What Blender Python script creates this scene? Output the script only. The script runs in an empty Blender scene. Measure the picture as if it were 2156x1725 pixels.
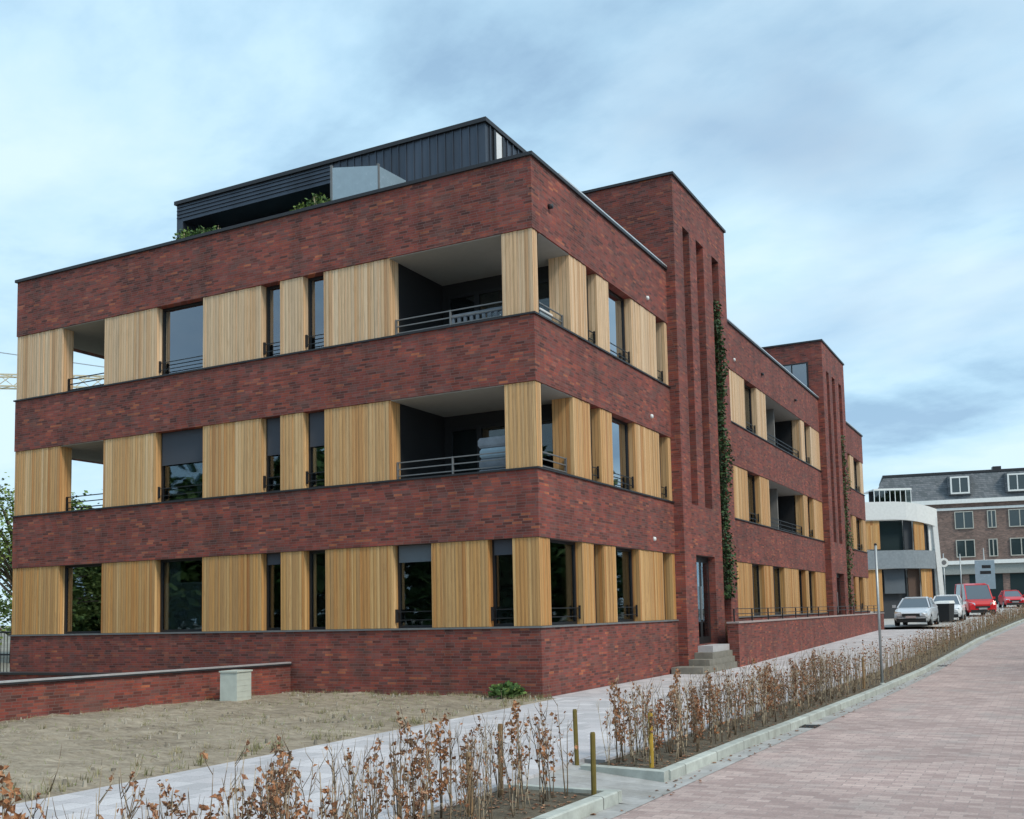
import bpy, math, random
from math import radians as R_, sin, cos, pi
from mathutils import Vector, Matrix, noise as mnoise
random.seed(7)
S = bpy.context.scene
COL = S.collection

# ------------------------------------------------------------------ camera
CAM = Vector((8.631, -17.104, 1.570)); YAW, PIT, ROL = 0.464, 0.083, -0.023
FPX, CX, CY, WPX, HPX = 2144.2, 1141.9, 1113.4, 2156.0, 1725.0
cyw, syw, cp, sp = cos(YAW), sin(YAW), cos(PIT), sin(PIT)
F = Vector((-syw*cp, cyw*cp, sp)); R0 = Vector((cyw, syw, 0)); U0 = R0.cross(F)
RR = R0*cos(ROL) + U0*sin(ROL); UU = -R0*sin(ROL) + U0*cos(ROL)
cd = bpy.data.cameras.new('camera'); cam = bpy.data.objects.new('camera', cd); COL.objects.link(cam)
M = Matrix.Identity(4)
for i in range(3):
    M[i][0] = RR[i]; M[i][1] = UU[i]; M[i][2] = -F[i]; M[i][3] = CAM[i]
cam.matrix_world = M
cd.sensor_fit = 'HORIZONTAL'; cd.sensor_width = 36; cd.lens = 36*FPX/WPX
cd.shift_x = (WPX/2 - CX)/WPX; cd.shift_y = (CY - HPX/2)/WPX
cd.clip_start = 0.1; cd.clip_end = 3000
S.camera = cam
S.render.resolution_x = 1024; S.render.resolution_y = 819

# ------------------------------------------------------------------ world and sun
SUN_EL, SUN_AZ = 46, 108          # azimuth clockwise from +Y
W = bpy.data.worlds.new('World'); S.world = W; W.use_nodes = True
nt = W.node_tree; nt.nodes.clear()
def wn(t, **k):
    n = nt.nodes.new(t)
    for a, b in k.items(): setattr(n, a, b)
    return n
wout = wn('ShaderNodeOutputWorld'); bg = wn('ShaderNodeBackground'); bg.inputs[1].default_value = 0.1
nt.links.new(bg.outputs[0], wout.inputs[0])
sky = wn('ShaderNodeTexSky'); sky.sky_type = 'NISHITA'; sky.sun_disc = False
sky.sun_elevation = R_(SUN_EL); sky.sun_rotation = R_(SUN_AZ); sky.air_density = 1.0; sky.ozone_density = 1.5
tc = wn('ShaderNodeTexCoord'); sx = wn('ShaderNodeSeparateXYZ'); nt.links.new(tc.outputs['Generated'], sx.inputs[0])
def wm(op, a, b=None, c=None):
    n = wn('ShaderNodeMath', operation=op)
    for i, v in enumerate((a, b, c)):
        if v is None: continue
        if isinstance(v, (int, float)): n.inputs[i].default_value = v
        else: nt.links.new(v, n.inputs[i])
    return n.outputs[0]
zz = wm('ADD', wm('MAXIMUM', sx.outputs[2], 0.0), 0.22)
cx_ = wn('ShaderNodeCombineXYZ')
nt.links.new(wm('DIVIDE', sx.outputs[0], zz), cx_.inputs[0]); nt.links.new(wm('DIVIDE', sx.outputs[1], zz), cx_.inputs[1])
def wnoise(scale, detail, rough, off, dist=0.0):
    mp = wn('ShaderNodeMapping'); mp.inputs['Location'].default_value = off; mp.inputs['Rotation'].default_value = (0, 0, 0.5)
    mp.inputs['Scale'].default_value = (1.0, 1.5, 1.0)
    nt.links.new(cx_.outputs[0], mp.inputs[0])
    n = wn('ShaderNodeTexNoise'); n.inputs['Scale'].default_value = scale; n.inputs['Detail'].default_value = detail
    n.inputs['Roughness'].default_value = rough; n.inputs['Distortion'].default_value = dist
    nt.links.new(mp.outputs[0], n.inputs['Vector']); return n.outputs[0]
def wramp(f, stops):
    r = wn('ShaderNodeValToRGB'); el = r.color_ramp.elements
    while len(el) < len(stops): el.new(0.5)
    for e, (p, c) in zip(el, stops): e.position = p; e.color = (*c, 1)
    nt.links.new(f, r.inputs[0]); return r.outputs[0]
def wmix(f, a, b):
    m = wn('ShaderNodeMix', data_type='RGBA')
    for i, v in ((0, f), (6, a), (7, b)):
        if isinstance(v, tuple): m.inputs[i].default_value = (*v, 1)
        elif isinstance(v, float): m.inputs[i].default_value = v
        else: nt.links.new(v, m.inputs[i])
    return m.outputs[2]
n1 = wnoise(1.35, 8, 0.58, (1.2, 8.8, 3.3), 0.15)
n2 = wnoise(0.75, 4, 0.5, (7.3, 2.2, 1.0), 0.3)
cloud = wramp(n1, [(0.31, (2.3, 3.6, 4.9)), (0.40, (3.15, 4.75, 6.0)), (0.48, (3.9, 5.5, 6.6)), (0.62, (4.7, 6.05, 6.8))])
cover = wramp(n2, [(0.34, (0.5,)*3), (0.5, (0.97,)*3), (0.9, (1.0,)*3)])
rgb = wn('ShaderNodeRGBToBW'); nt.links.new(cover, rgb.inputs[0])
mixed = wmix(rgb.outputs[0], sky.outputs[0], cloud)
nt.links.new(mixed, bg.inputs[0])

sd = bpy.data.lights.new('sun', 'SUN'); sd.energy = 1.5; sd.angle = R_(14); sd.color = (1.0, 0.90, 0.77)
so = bpy.data.objects.new('sun', sd); COL.objects.link(so)
_d = Vector((sin(R_(SUN_AZ))*cos(R_(SUN_EL)), cos(R_(SUN_AZ))*cos(R_(SUN_EL)), sin(R_(SUN_EL))))
so.rotation_euler = _d.to_track_quat('Z', 'Y').to_euler(); so.location = (20, -20, 40)
S.view_settings.view_transform = 'Standard'; S.view_settings.look = 'None'; S.view_settings.gamma = 1
S.view_settings.exposure = 0.70
S.render.engine = 'CYCLES'

# ------------------------------------------------------------------ helpers
def tag(o, label=None, cat=None, group=None, kind=None):
    if label: o['label'] = label
    if cat: o['category'] = cat
    if group: o['group'] = group
    if kind: o['kind'] = kind
    return o
def empty(name, loc=(0, 0, 0), rz=0.0):
    o = bpy.data.objects.new(name, None); COL.objects.link(o); o.location = loc; o.rotation_euler = (0, 0, rz)
    o.empty_display_size = 0.3; return o
class MB:
    def __init__(s): s.v = []; s.f = []; s.sm = []
    def add(s, vs, fs, smooth=False):
        n = len(s.v); s.v += [tuple(p) for p in vs]; s.f += [tuple(i+n for i in f) for f in fs]; s.sm += [smooth]*len(fs); return s
    def box(s, x0, x1, y0, y1, z0, z1):
        if x0 > x1: x0, x1 = x1, x0
        if y0 > y1: y0, y1 = y1, y0
        return s.add([(x0,y0,z0),(x1,y0,z0),(x1,y1,z0),(x0,y1,z0),(x0,y0,z1),(x1,y0,z1),(x1,y1,z1),(x0,y1,z1)],
              [(0,3,2,1),(4,5,6,7),(0,1,5,4),(1,2,6,5),(2,3,7,6),(3,0,4,7)])
    def hexa(s, b, t):      # bottom 4 pts, top 4 pts (ccw from above)
        return s.add(list(b)+list(t), [(0,3,2,1),(4,5,6,7),(0,1,5,4),(1,2,6,5),(2,3,7,6),(3,0,4,7)])
    def bar(s, a, b, w, h=None):
        a = Vector(a); b = Vector(b); h = h or w; d = (b-a).normalized()
        up = Vector((0,0,1)) if abs(d.z) < 0.9 else Vector((1,0,0))
        x = d.cross(up).normalized()*w/2; y = x.cross(d).normalized()*h/2
        return s.hexa([a-x-y, a+x-y, b+x-y, b-x-y], [a-x+y, a+x+y, b+x+y, b-x+y])
    def tube(s, pts, rads, n=6, cap=True, smooth=True):
        pts = [Vector(p) for p in pts]
        if not isinstance(rads, (list, tuple)): rads = [rads]*len(pts)
        vs = []; fs = []
        for i, p in enumerate(pts):
            d = (pts[min(i+1, len(pts)-1)] - pts[max(i-1, 0)]).normalized()
            up = Vector((0,0,1)) if abs(d.z) < 0.9 else Vector((1,0,0))
            x = d.cross(up).normalized(); y = d.cross(x)
            for k in range(n):
                a = 2*pi*k/n; vs.append(p + (x*cos(a) + y*sin(a))*rads[i])
        for i in range(len(pts)-1):
            for k in range(n):
                fs.append((i*n+k, i*n+(k+1)%n, (i+1)*n+(k+1)%n, (i+1)*n+k))
        if cap: fs.append(tuple(range(n))[::-1]); fs.append(tuple(range((len(pts)-1)*n, len(pts)*n)))
        return s.add(vs, fs, smooth)
    def loft(s, rings, closed=True, caps=True, smooth=False):
        n = len(rings[0]); vs = [p for r in rings for p in r]; fs = []
        for i in range(len(rings)-1):
            for k in range(n if closed else n-1):
                fs.append((i*n+k, i*n+(k+1)%n, (i+1)*n+(k+1)%n, (i+1)*n+k))
        if caps: fs.append(tuple(range(n))[::-1]); fs.append(tuple(range((len(rings)-1)*n, len(rings)*n)))
        return s.add(vs, fs, smooth)
    def mesh(s, name, mat):
        me = bpy.data.meshes.new(name); me.from_pydata(s.v, [], s.f); me.materials.append(mat)
        me.polygons.foreach_set('use_smooth', s.sm); me.update(); return me
    def build(s, name, mat, parent=None):
        o = bpy.data.objects.new(name, s.mesh(name, mat)); COL.objects.link(o)
        if parent is not None: o.parent = parent
        return o

# ---- materials
class NT:
    def __init__(s, name):
        s.m = bpy.data.materials.new(name); s.m.use_nodes = True; s.t = s.m.node_tree
        s.b = s.t.nodes['Principled BSDF']; s.out = s.t.nodes['Material Output']
        s.tc = s.t.nodes.new('ShaderNodeTexCoord')
    def n(s, t, **k):
        x = s.t.nodes.new(t)
        for a, b in k.items(): setattr(x, a, b)
        return x
    def lk(s, a, b): s.t.links.new(a, b)
    def setin(s, sock, v):
        if isinstance(v, (int, float)): sock.default_value = v
        elif isinstance(v, tuple): sock.default_value = (*v, 1) if len(v) == 3 and sock.type == 'RGBA' else v
        else: s.lk(v, sock)
    def ma(s, op, a, b=None, c=None):
        x = s.n('ShaderNodeMath', operation=op)
        for i, v in enumerate((a, b, c)):
            if v is not None: s.setin(x.inputs[i], v)
        return x.outputs[0]
    def mix(s, f, a, b, bt='MIX'):
        x = s.n('ShaderNodeMix', data_type='RGBA', blend_type=bt)
        s.setin(x.inputs[0], f); s.setin(x.inputs[6], a); s.setin(x.inputs[7], b); return x.outputs[2]
    def ramp(s, f, stops, interp='LINEAR'):
        r = s.n('ShaderNodeValToRGB'); r.color_ramp.interpolation = interp; el = r.color_ramp.elements
        while len(el) < len(stops): el.new(0.5)
        for e, (p, c) in zip(el, stops):
            if isinstance(c, (int, float)): c = (c,)*3
            e.position = p; e.color = (*c, 1)
        s.setin(r.inputs[0], f); return r.outputs[0]
    def noise(s, scale, detail=3, rough=0.5, vec=None, dist=0.0, map_scale=None):
        x = s.n('ShaderNodeTexNoise'); x.inputs['Scale'].default_value = scale; x.inputs['Detail'].default_value = detail
        x.inputs['Roughness'].default_value = rough; x.inputs['Distortion'].default_value = dist
        v = vec if vec is not None else s.tc.outputs['Object']
        if map_scale:
            mp = s.n('ShaderNodeMapping'); mp.inputs['Scale'].default_value = map_scale; s.lk(v, mp.inputs[0]); v = mp.outputs[0]
        s.lk(v, x.inputs['Vector']); return x.outputs[0]
    def white(s, x, y=0.0, z=0.0):
        c = s.n('ShaderNodeCombineXYZ'); s.setin(c.inputs[0], x); s.setin(c.inputs[1], y); s.setin(c.inputs[2], z)
        w = s.n('ShaderNodeTexWhiteNoise', noise_dimensions='3D'); s.lk(c.outputs[0], w.inputs['Vector']); return w.outputs[0]
    def bump(s, h, strength=0.4, dist=0.01):
        b = s.n('ShaderNodeBump'); b.inputs['Strength'].default_value = strength; b.inputs['Distance'].default_value = dist
        s.setin(b.inputs['Height'], h); s.lk(b.outputs[0], s.b.inputs['Normal'])
    def fin(s, col, rough=0.8, metal=0.0, spec=None):
        s.setin(s.b.inputs['Base Color'], col); s.setin(s.b.inputs['Roughness'], rough); s.b.inputs['Metallic'].default_value = metal
        if spec is not None: s.b.inputs['Specular IOR Level'].default_value = spec
        return s.m

def plain(name, col, rough=0.7, metal=0.0, var=0.12, sc=6.0, spec=None):
    t = NT(name); nz = t.noise(sc, 4, 0.6)
    f = t.ramp(nz, [(0.3, 1-var), (0.7, 1+var)])
    # ramp clamps nothing above 1 in linear use
    c = t.mix(1.0, col, f, 'MULTIPLY')
    r = t.ma('ADD', t.ma('MULTIPLY', nz, 0.15), rough-0.07)
    return t.fin(c, r, metal, spec)

def paint(name, col, rough, metal):
    t = NT(name); t.b.inputs['Coat Weight'].default_value = 0.5; t.b.inputs['Coat Roughness'].default_value = 0.05
    return t.fin(col, rough, metal)
def brick_mat(name, pal, mortar, bw=0.21, bh=0.052, mode='wall', big=0.35, bump=0.5, rough=0.85, mu=0.05, mv=0.16, patch=None, streak=0.0):
    t = NT(name); sp_ = t.n('ShaderNodeSeparateXYZ'); t.lk(t.tc.outputs['Object'], sp_.inputs[0])
    X, Y, Z = sp_.outputs
    if mode == 'wall': u, v = t.ma('ADD', X, Y), Z
    elif mode == 'floor': u, v = X, Y
    else:               # 'floor_y': rows run across the y axis
        u, v = Y, X
    u = t.ma('DIVIDE', u, bw); v = t.ma('DIVIDE', v, bh)
    row = t.ma('FLOOR', v); off = t.ma('MULTIPLY', t.white(row, 3.0), 0.9) if mode == 'wall' else t.ma('FRACT', t.ma('MULTIPLY', row, 0.5))
    u2 = t.ma('ADD', u, off); col = t.ma('FLOOR', u2); fu = t.ma('FRACT', u2); fv = t.ma('FRACT', v)
    mk = t.ma('MAXIMUM', t.ma('LESS_THAN', fu, mu), t.ma('LESS_THAN', fv, mv))
    w = t.white(col, row, 1.0)
    c = t.ramp(w, pal)
    nz = t.noise(0.55, 4, 0.65, map_scale=(1, 1, 1.6)); f = t.ramp(nz, [(0.3, 1-big), (0.7, 1+big*0.6)])
    c = t.mix(1.0, c, f, 'MULTIPLY')
    if patch:
        n2 = t.noise(1.3, 3, 0.6, map_scale=(1, 1, 2.2)); c = t.mix(t.ramp(n2, [(0.52, 0.0), (0.72, 0.55)]), c, patch)
    if streak:
        sn = t.noise(1.0, 4, 0.6, map_scale=(2.6, 2.6, 0.16)); c = t.mix(1.0, c, t.ramp(sn, [(0.36, 1-streak*1.6), (0.5, 1.0), (0.68, 1+streak)]), 'MULTIPLY')
    fine = t.noise(60, 2, 0.5); c = t.mix(0.35, c, t.mix(1.0, c, t.ramp(fine, [(0.3, 0.6), (0.7, 1.4)]), 'MULTIPLY'))
    c = t.mix(mk, c, mortar)
    h = t.ma('ADD', t.ma('SUBTRACT', 1.0, mk), t.ma('MULTIPLY', w, 0.35))
    t.bump(h, bump, 0.008)
    return t.fin(c, rough)

RED = [(0.0, (0.095, 0.031, 0.027)), (0.18, (0.170, 0.043, 0.033)), (0.40, (0.275, 0.060, 0.043)), (0.56, (0.200, 0.051, 0.044)),
       (0.72, (0.33, 0.076, 0.045)), (0.84, (0.140, 0.058, 0.052)), (0.94, (0.26, 0.082, 0.066)), (1.0, (0.40, 0.120, 0.055))]
m_brick = brick_mat('red_brick', RED, (0.15, 0.095, 0.085), patch=(0.125, 0.068, 0.056), streak=0.16)
m_brick_back = brick_mat('brown_brick', [(0.0, (0.13, 0.095, 0.085)), (0.5, (0.20, 0.13, 0.11)), (1.0, (0.27, 0.18, 0.15))], (0.2, 0.17, 0.15), 0.25, 0.075)
m_road = brick_mat('road_pavers', [(0.0, (0.36, 0.265, 0.245)), (0.4, (0.43, 0.32, 0.295)), (0.7, (0.47, 0.36, 0.33)), (1.0, (0.53, 0.41, 0.375))],
                   (0.31, 0.25, 0.235), 0.21, 0.105, 'floor', big=0.22, bump=0.35, mu=0.05, mv=0.09, patch=(0.37, 0.345, 0.325))
m_path = brick_mat('path_pavers', [(0.0, (0.43, 0.42, 0.43)), (0.5, (0.52, 0.50, 0.515)), (1.0, (0.60, 0.58, 0.59))],
                   (0.25, 0.25, 0.25), 0.30, 0.30, 'floor', big=0.15, bump=0.25, mu=0.02, mv=0.02, patch=(0.53, 0.485, 0.49))

def wood_mat(name, pal, warm):
    t = NT(name); sp_ = t.n('ShaderNodeSeparateXYZ'); t.lk(t.tc.outputs['Object'], sp_.inputs[0])
    u = t.ma('DIVIDE', t.ma('ADD', sp_.outputs[0], sp_.outputs[1]), 0.085)
    idn = t.ma('FLOOR', u); fu = t.ma('FRACT', u)
    storey = t.ma('FLOOR', t.ma('DIVIDE', t.ma('SUBTRACT', sp_.outputs[2], 0.9), 3.0))
    w1 = t.white(idn, storey); w2 = t.white(t.ma('FLOOR', t.ma('DIVIDE', u, 2.7)), storey, 4.0)
    w = t.ma('ADD', t.ma('MULTIPLY', w1, 0.62), t.ma('MULTIPLY', w2, 0.38)); c = t.ramp(w, pal)
    g = t.noise(1.0, 5, 0.65, map_scale=(42, 42, 1.3), dist=0.8); c = t.mix(1.0, c, t.ramp(g, [(0.3, 0.74), (0.5, 0.99), (0.72, 1.15)]), 'MULTIPLY')
    kn = t.noise(3.0, 2, 0.5, map_scale=(3, 3, 1)); c = t.mix(t.ramp(kn, [(0.62, 0.0), (0.75, 0.4)]), c, warm)
    gap = t.ma('LESS_THAN', fu, 0.065); c = t.mix(gap, c, (0.10, 0.055, 0.025))
    t.bump(t.ma('ADD', t.ma('SUBTRACT', 1.0, gap), t.ma('MULTIPLY', g, 0.2)), 0.5, 0.008)
    return t.fin(c, 0.62)
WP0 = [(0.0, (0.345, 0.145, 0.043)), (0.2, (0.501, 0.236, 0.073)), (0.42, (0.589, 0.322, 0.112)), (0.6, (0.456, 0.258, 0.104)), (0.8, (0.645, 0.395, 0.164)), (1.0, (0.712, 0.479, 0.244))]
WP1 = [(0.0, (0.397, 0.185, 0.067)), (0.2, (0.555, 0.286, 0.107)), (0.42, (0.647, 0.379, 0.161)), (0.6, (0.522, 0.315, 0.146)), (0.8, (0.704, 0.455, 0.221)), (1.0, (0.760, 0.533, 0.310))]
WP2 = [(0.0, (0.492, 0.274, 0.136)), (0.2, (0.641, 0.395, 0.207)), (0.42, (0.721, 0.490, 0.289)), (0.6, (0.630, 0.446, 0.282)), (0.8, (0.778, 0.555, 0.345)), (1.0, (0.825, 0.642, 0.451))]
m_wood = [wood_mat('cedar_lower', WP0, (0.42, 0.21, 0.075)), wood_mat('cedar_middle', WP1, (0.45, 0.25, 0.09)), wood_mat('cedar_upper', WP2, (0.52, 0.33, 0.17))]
m_dark = plain('anthracite_metal', (0.018, 0.020, 0.024), 0.45, 0.2, 0.15)
m_cop = plain('dark_coping_metal', (0.028, 0.028, 0.032), 0.5, 0.2)
m_alu = plain('aluminium_strip', (0.62, 0.63, 0.64), 0.35, 0.5)
m_sill = plain('grey_sill_metal', (0.16, 0.165, 0.17), 0.5)
m_white = plain('white_paint', (0.74, 0.76, 0.75), 0.6, 0, 0.06)
m_ceil = plain('soffit_grey', (0.36, 0.355, 0.33), 0.8, 0, 0.05)
m_inner = plain('interior_plaster', (0.22, 0.215, 0.205), 0.9, 0, 0.08)
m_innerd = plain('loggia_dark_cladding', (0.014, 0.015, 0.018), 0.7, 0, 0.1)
m_blind = plain('screen_blind', (0.055, 0.065, 0.085), 0.8, 0, 0.05)
m_blindl = plain('light_blind', (0.11, 0.135, 0.16), 0.8, 0, 0.05)
m_curt = plain('white_curtain', (0.72, 0.74, 0.76), 0.9, 0, 0.05)
def conc_mat(name, col, step):
    t = NT(name); sp_ = t.n('ShaderNodeSeparateXYZ'); t.lk(t.tc.outputs['Object'], sp_.inputs[0])
    v = t.ma('DIVIDE', sp_.outputs[1], step); fv = t.ma('FRACT', v); w = t.white(t.ma('FLOOR', v)); jt = t.ma('LESS_THAN', fv, 0.014)
    c = t.mix(1.0, col, t.ramp(w, [(0, 0.86), (1, 1.1)]), 'MULTIPLY')
    n = t.noise(5, 6, 0.7); c = t.mix(1.0, c, t.ramp(n, [(0.3, 0.72), (0.7, 1.12)]), 'MULTIPLY')
    d = t.noise(1.1, 5, 0.7); c = t.mix(t.ramp(d, [(0.5, 0.0), (0.72, 0.45)]), c, (0.20, 0.18, 0.14)); c = t.mix(jt, c, (0.10, 0.095, 0.085))
    t.bump(t.ma('ADD', t.ma('MULTIPLY', n, 0.4), t.ma('SUBTRACT', 1.0, jt)), 0.4, 0.006); return t.fin(c, 0.88)
m_conc = conc_mat('kerb_concrete', (0.47, 0.50, 0.46), 1.0)
m_gutter = conc_mat('gutter_concrete', (0.40, 0.395, 0.385), 0.3)
m_step = plain('step_stone', (0.21, 0.20, 0.17), 0.85, 0, 0.18, 5)
m_slab = plain('landing_stone', (0.46, 0.46, 0.47), 0.7, 0, 0.1, 5)
m_pole = plain('galvanised_steel', (0.38, 0.41, 0.42), 0.45, 0.6, 0.12)
m_rub = plain('black_rubber', (0.012, 0.012, 0.013), 0.8)
m_chrome = plain('headlight_glass', (0.7, 0.72, 0.75), 0.12, 0.6)
m_stake = plain('stake_wood', (0.14, 0.105, 0.02), 0.8, 0, 0.25, 9)
m_red = paint('red_paint', (0.60, 0.012, 0.018), 0.35, 0); m_silver = paint('silver_paint', (0.68, 0.71, 0.75), 0.32, 0.35); m_carwhite = paint('white_car_paint', (0.76, 0.78, 0.80), 0.35, 0)
m_black = plain('black_plastic', (0.015, 0.016, 0.018), 0.55)
m_tile = brick_mat('slate_tiles', [(0.0, (0.10, 0.115, 0.125)), (0.5, (0.14, 0.155, 0.17)), (1.0, (0.18, 0.19, 0.205))], (0.07, 0.08, 0.09), 0.3, 0.22, big=0.2)

def zinc_mat():
    t = NT('charcoal_zinc'); nz = t.noise(1.5, 3, 0.5, map_scale=(1, 1, 0.25))
    c = t.mix(1.0, (0.062, 0.074, 0.096), t.ramp(nz, [(0.3, 0.8), (0.7, 1.3)]), 'MULTIPLY')
    return t.fin(c, 0.42, 0.45)
m_zinc = zinc_mat()
def glass_mat(name, tint, boost, base=0.03):
    t = NT(name); t.t.nodes.remove(t.b)
    tr = t.n('ShaderNodeBsdfTransparent'); tr.inputs[0].default_value = (*tint, 1)
    gl = t.n('ShaderNodeBsdfGlossy'); gl.inputs['Roughness'].default_value = 0.015; gl.inputs[0].default_value = (0.86, 0.93, 1, 1)
    fr = t.n('ShaderNodeFresnel'); fr.inputs[0].default_value = 1.55
    wv = t.noise(0.9, 2, 0.5); bp = t.n('ShaderNodeBump'); bp.inputs['Strength'].default_value = 0.035; bp.inputs['Distance'].default_value = 0.03
    t.lk(wv, bp.inputs['Height']); t.lk(bp.outputs[0], gl.inputs['Normal'])
    f = t.ma('MINIMUM', t.ma('MULTIPLY_ADD', fr.outputs[0], boost, base), 1.0)
    mx = t.n('ShaderNodeMixShader'); t.lk(f, mx.inputs[0]); t.lk(tr.outputs[0], mx.inputs[1]); t.lk(gl.outputs[0], mx.inputs[2])
    t.lk(mx.outputs[0], t.out.inputs[0]); return t.m
m_glass = glass_mat('window_glass', (0.68, 0.74, 0.73), 0.9, 0.01)
m_glassr = glass_mat('coated_window_glass', (0.30, 0.34, 0.38), 2.0, 0.14)
m_screen = plain('frosted_screen_glass', (0.25, 0.34, 0.41), 0.25, 0, 0.06)
m_cargl = paint('car_glass', (0.10, 0.13, 0.16), 0.08, 0.0)

m_dkgl = paint('dark_window_glass', (0.03, 0.045, 0.05), 0.08, 0.0)
def ground_mat(name, cols, sc, stretch=(1, 1, 1), rough=0.95, b=0.6, bd=0.04, con=1.0):
    t = NT(name); n1 = t.noise(sc, 8, 0.7, map_scale=stretch, dist=0.4); n2 = t.noise(sc*0.18, 4, 0.6); n3 = t.noise(sc*9, 3, 0.6)
    f = t.ma('ADD', t.ma('MULTIPLY', n1, 0.55), t.ma('ADD', t.ma('MULTIPLY', n2, 0.3), t.ma('MULTIPLY', n3, 0.15)))
    c = t.ramp(f, [(0.5 + con*(0.32*i/(len(cols)-1)-0.16), q) for i, q in enumerate(cols)])
    t.bump(t.ma('ADD', n1, t.ma('MULTIPLY', n3, 0.4)), b, bd); return t.fin(c, rough)
m_soil = ground_mat('dry_grassy_soil', [(0.14, 0.11, 0.078), (0.23, 0.187, 0.135), (0.31, 0.258, 0.19), (0.38, 0.32, 0.24), (0.48, 0.41, 0.31)], 3.2, (0.7, 2.4, 1), b=1.0, con=0.8)
m_bed = ground_mat('dark_bed_soil', [(0.045, 0.038, 0.026), (0.085, 0.072, 0.05), (0.14, 0.115, 0.08), (0.22, 0.18, 0.125)], 9)
m_ground = ground_mat('rough_ground', [(0.14, 0.13, 0.10), (0.22, 0.21, 0.17), (0.28, 0.27, 0.23)], 0.7)
m_fore = ground_mat('pale_forecourt', [(0.34, 0.33, 0.31), (0.42, 0.41, 0.39), (0.50, 0.49, 0.47)], 3, b=0.2, bd=0.01)
def leaf_mat(name, pal, sc=5.0):
    t = NT(name); oi = t.n('ShaderNodeObjectInfo'); n = t.noise(sc, 2, 0.5)
    f = t.ma('FRACT', t.ma('ADD', t.ma('MULTIPLY', n, 1.6), t.ma('MULTIPLY', oi.outputs['Random'], 0.7)))
    c = t.ramp(f, pal); return t.fin(c, 0.75)
m_brown = leaf_mat('dry_beech_leaf', [(0.0, (0.12, 0.048, 0.026)), (0.3, (0.29, 0.120, 0.052)), (0.55, (0.43, 0.215, 0.10)), (0.8, (0.19, 0.065, 0.035)), (1.0, (0.58, 0.40, 0.24))], 40)
m_stem = leaf_mat('young_beech_bark', [(0.0, (0.085, 0.06, 0.04)), (0.4, (0.22, 0.16, 0.10)), (0.75, (0.42, 0.33, 0.22)), (1.0, (0.55, 0.45, 0.32))], 12)
m_green = leaf_mat('fresh_green_leaf', [(0.0, (0.04, 0.09, 0.022)), (0.5, (0.085, 0.16, 0.035)), (1.0, (0.17, 0.25, 0.06))], 9)
m_ygreen = leaf_mat('spring_leaf', [(0.0, (0.10, 0.16, 0.035)), (0.5, (0.20, 0.27, 0.06)), (1.0, (0.33, 0.37, 0.12))], 1.5)
m_ivy = leaf_mat('ivy_leaf', [(0.0, (0.018, 0.045, 0.018)), (0.5, (0.035, 0.075, 0.025)), (1.0, (0.06, 0.12, 0.035))], 6)
m_bark = leaf_mat('tree_bark', [(0.0, (0.07, 0.055, 0.04)), (1.0, (0.14, 0.11, 0.085))], 4)

# ------------------------------------------------------------------ terrain profile: level by the corner, rising gently along the street
def G(y): return 0.016*(min(max(y, 10), 110) - 10)
KP = [(-40, 4.7), (-10, 5.05), (-8.66, 5.11), (-5, 5.20), (-2.5, 5.32), (3.5, 5.54), (15, 5.78), (25, 5.97), (43, 6.75), (48.6, 7.05), (75, 9.3), (110, 14)]
def KX(y):
    for (a, xa), (b, xb) in zip(KP, KP[1:]):
        if y <= b: return xa + (xb-xa)*(max(y, a)-a)/(b-a)
    return KP[-1][1]
def strip(name, xl, xr, y0, y1, z, mat, n=None, thick=None, top=None):
    """sheet following the terrain between two x(y) edges; with thick: a solid slab with that depth"""
    n = n or max(2, int((y1-y0)/1.5)); rings = []
    m = MB()
    for i in range(n+1):
        y = y0 + (y1-y0)*i/n; a = xl(y) if callable(xl) else xl; b = xr(y) if callable(xr) else xr; g = G(y) + z
        if thick: rings.append([(a, y, g-thick), (b, y, g-thick), (b, y, g), (a, y, g)])
        else: rings.append([(a, y, g), (b, y, g)])
    if thick: m.loft(rings)
    else:
        vs = [p for r in rings for p in r]; m.add(vs, [(2*i, 2*i+1, 2*i+3, 2*i+2) for i in range(n)])
    return m.build(name, mat)
def sheet():
    m = MB(); ys = [-900, -300, -100, -40, -20, 0, 10, 20, 35, 50, 70, 90, 110, 200, 500, 1500]; xs = [-900, -200, -60, -20, 0, 20, 60, 200, 900]
    vs = [(x, y, G(y)-0.16) for y in ys for x in xs]; w = len(xs)
    m.add(vs, [(j*w+i, j*w+i+1, (j+1)*w+i+1, (j+1)*w+i) for j in range(len(ys)-1) for i in range(w-1)])
    return tag(m.build('ground', m_ground), kind='structure')
sheet()
tag(strip('road', lambda y: KX(y)-0.01, lambda y: KX(y)+7.5, -40, 108, -0.11, m_road, 100), kind='structure')
tag(strip('gutter', KX, lambda y: KX(y)+0.22, -40, 108, -0.106, m_gutter, 100), kind='structure')
tag(strip('far_pavement', lambda y: KX(y)+7.5, lambda y: KX(y)+11, -40, 108, -0.01, m_path, 60, 0.12), kind='structure')
BK_N = lambda y: 3.98                    # back edges of the planting beds
BK_F = lambda y: 4.16 + max(0, (KX(y)-5.1))*0.9
tag(strip('path', 0.32, lambda y: min(3.97, KX(y)), -40, 34.9, 0.0, m_path, 60, 0.14), kind='structure')
tag(strip('path_edge', 0.006, 0.318, 0.0, 7.7, -0.004, m_path, 6, 0.13), kind='structure')
# link between the two beds: pale concrete ramp from path level down to the road
rm = MB(); rm.add([(3.97, -8.66, -0.03), (3.97, -7.0, -0.03), (5.20, -7.35, -0.1055), (5.20, -8.70, -0.1055)], [(0, 3, 2, 1)])
tag(rm.build('pavement', m_gutter), kind='structure')
tag(strip('forecourt', lambda y: -25, lambda y: KX(y)-1.1, 38.6, 100, -0.02, m_fore, 30), kind='structure')
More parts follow.
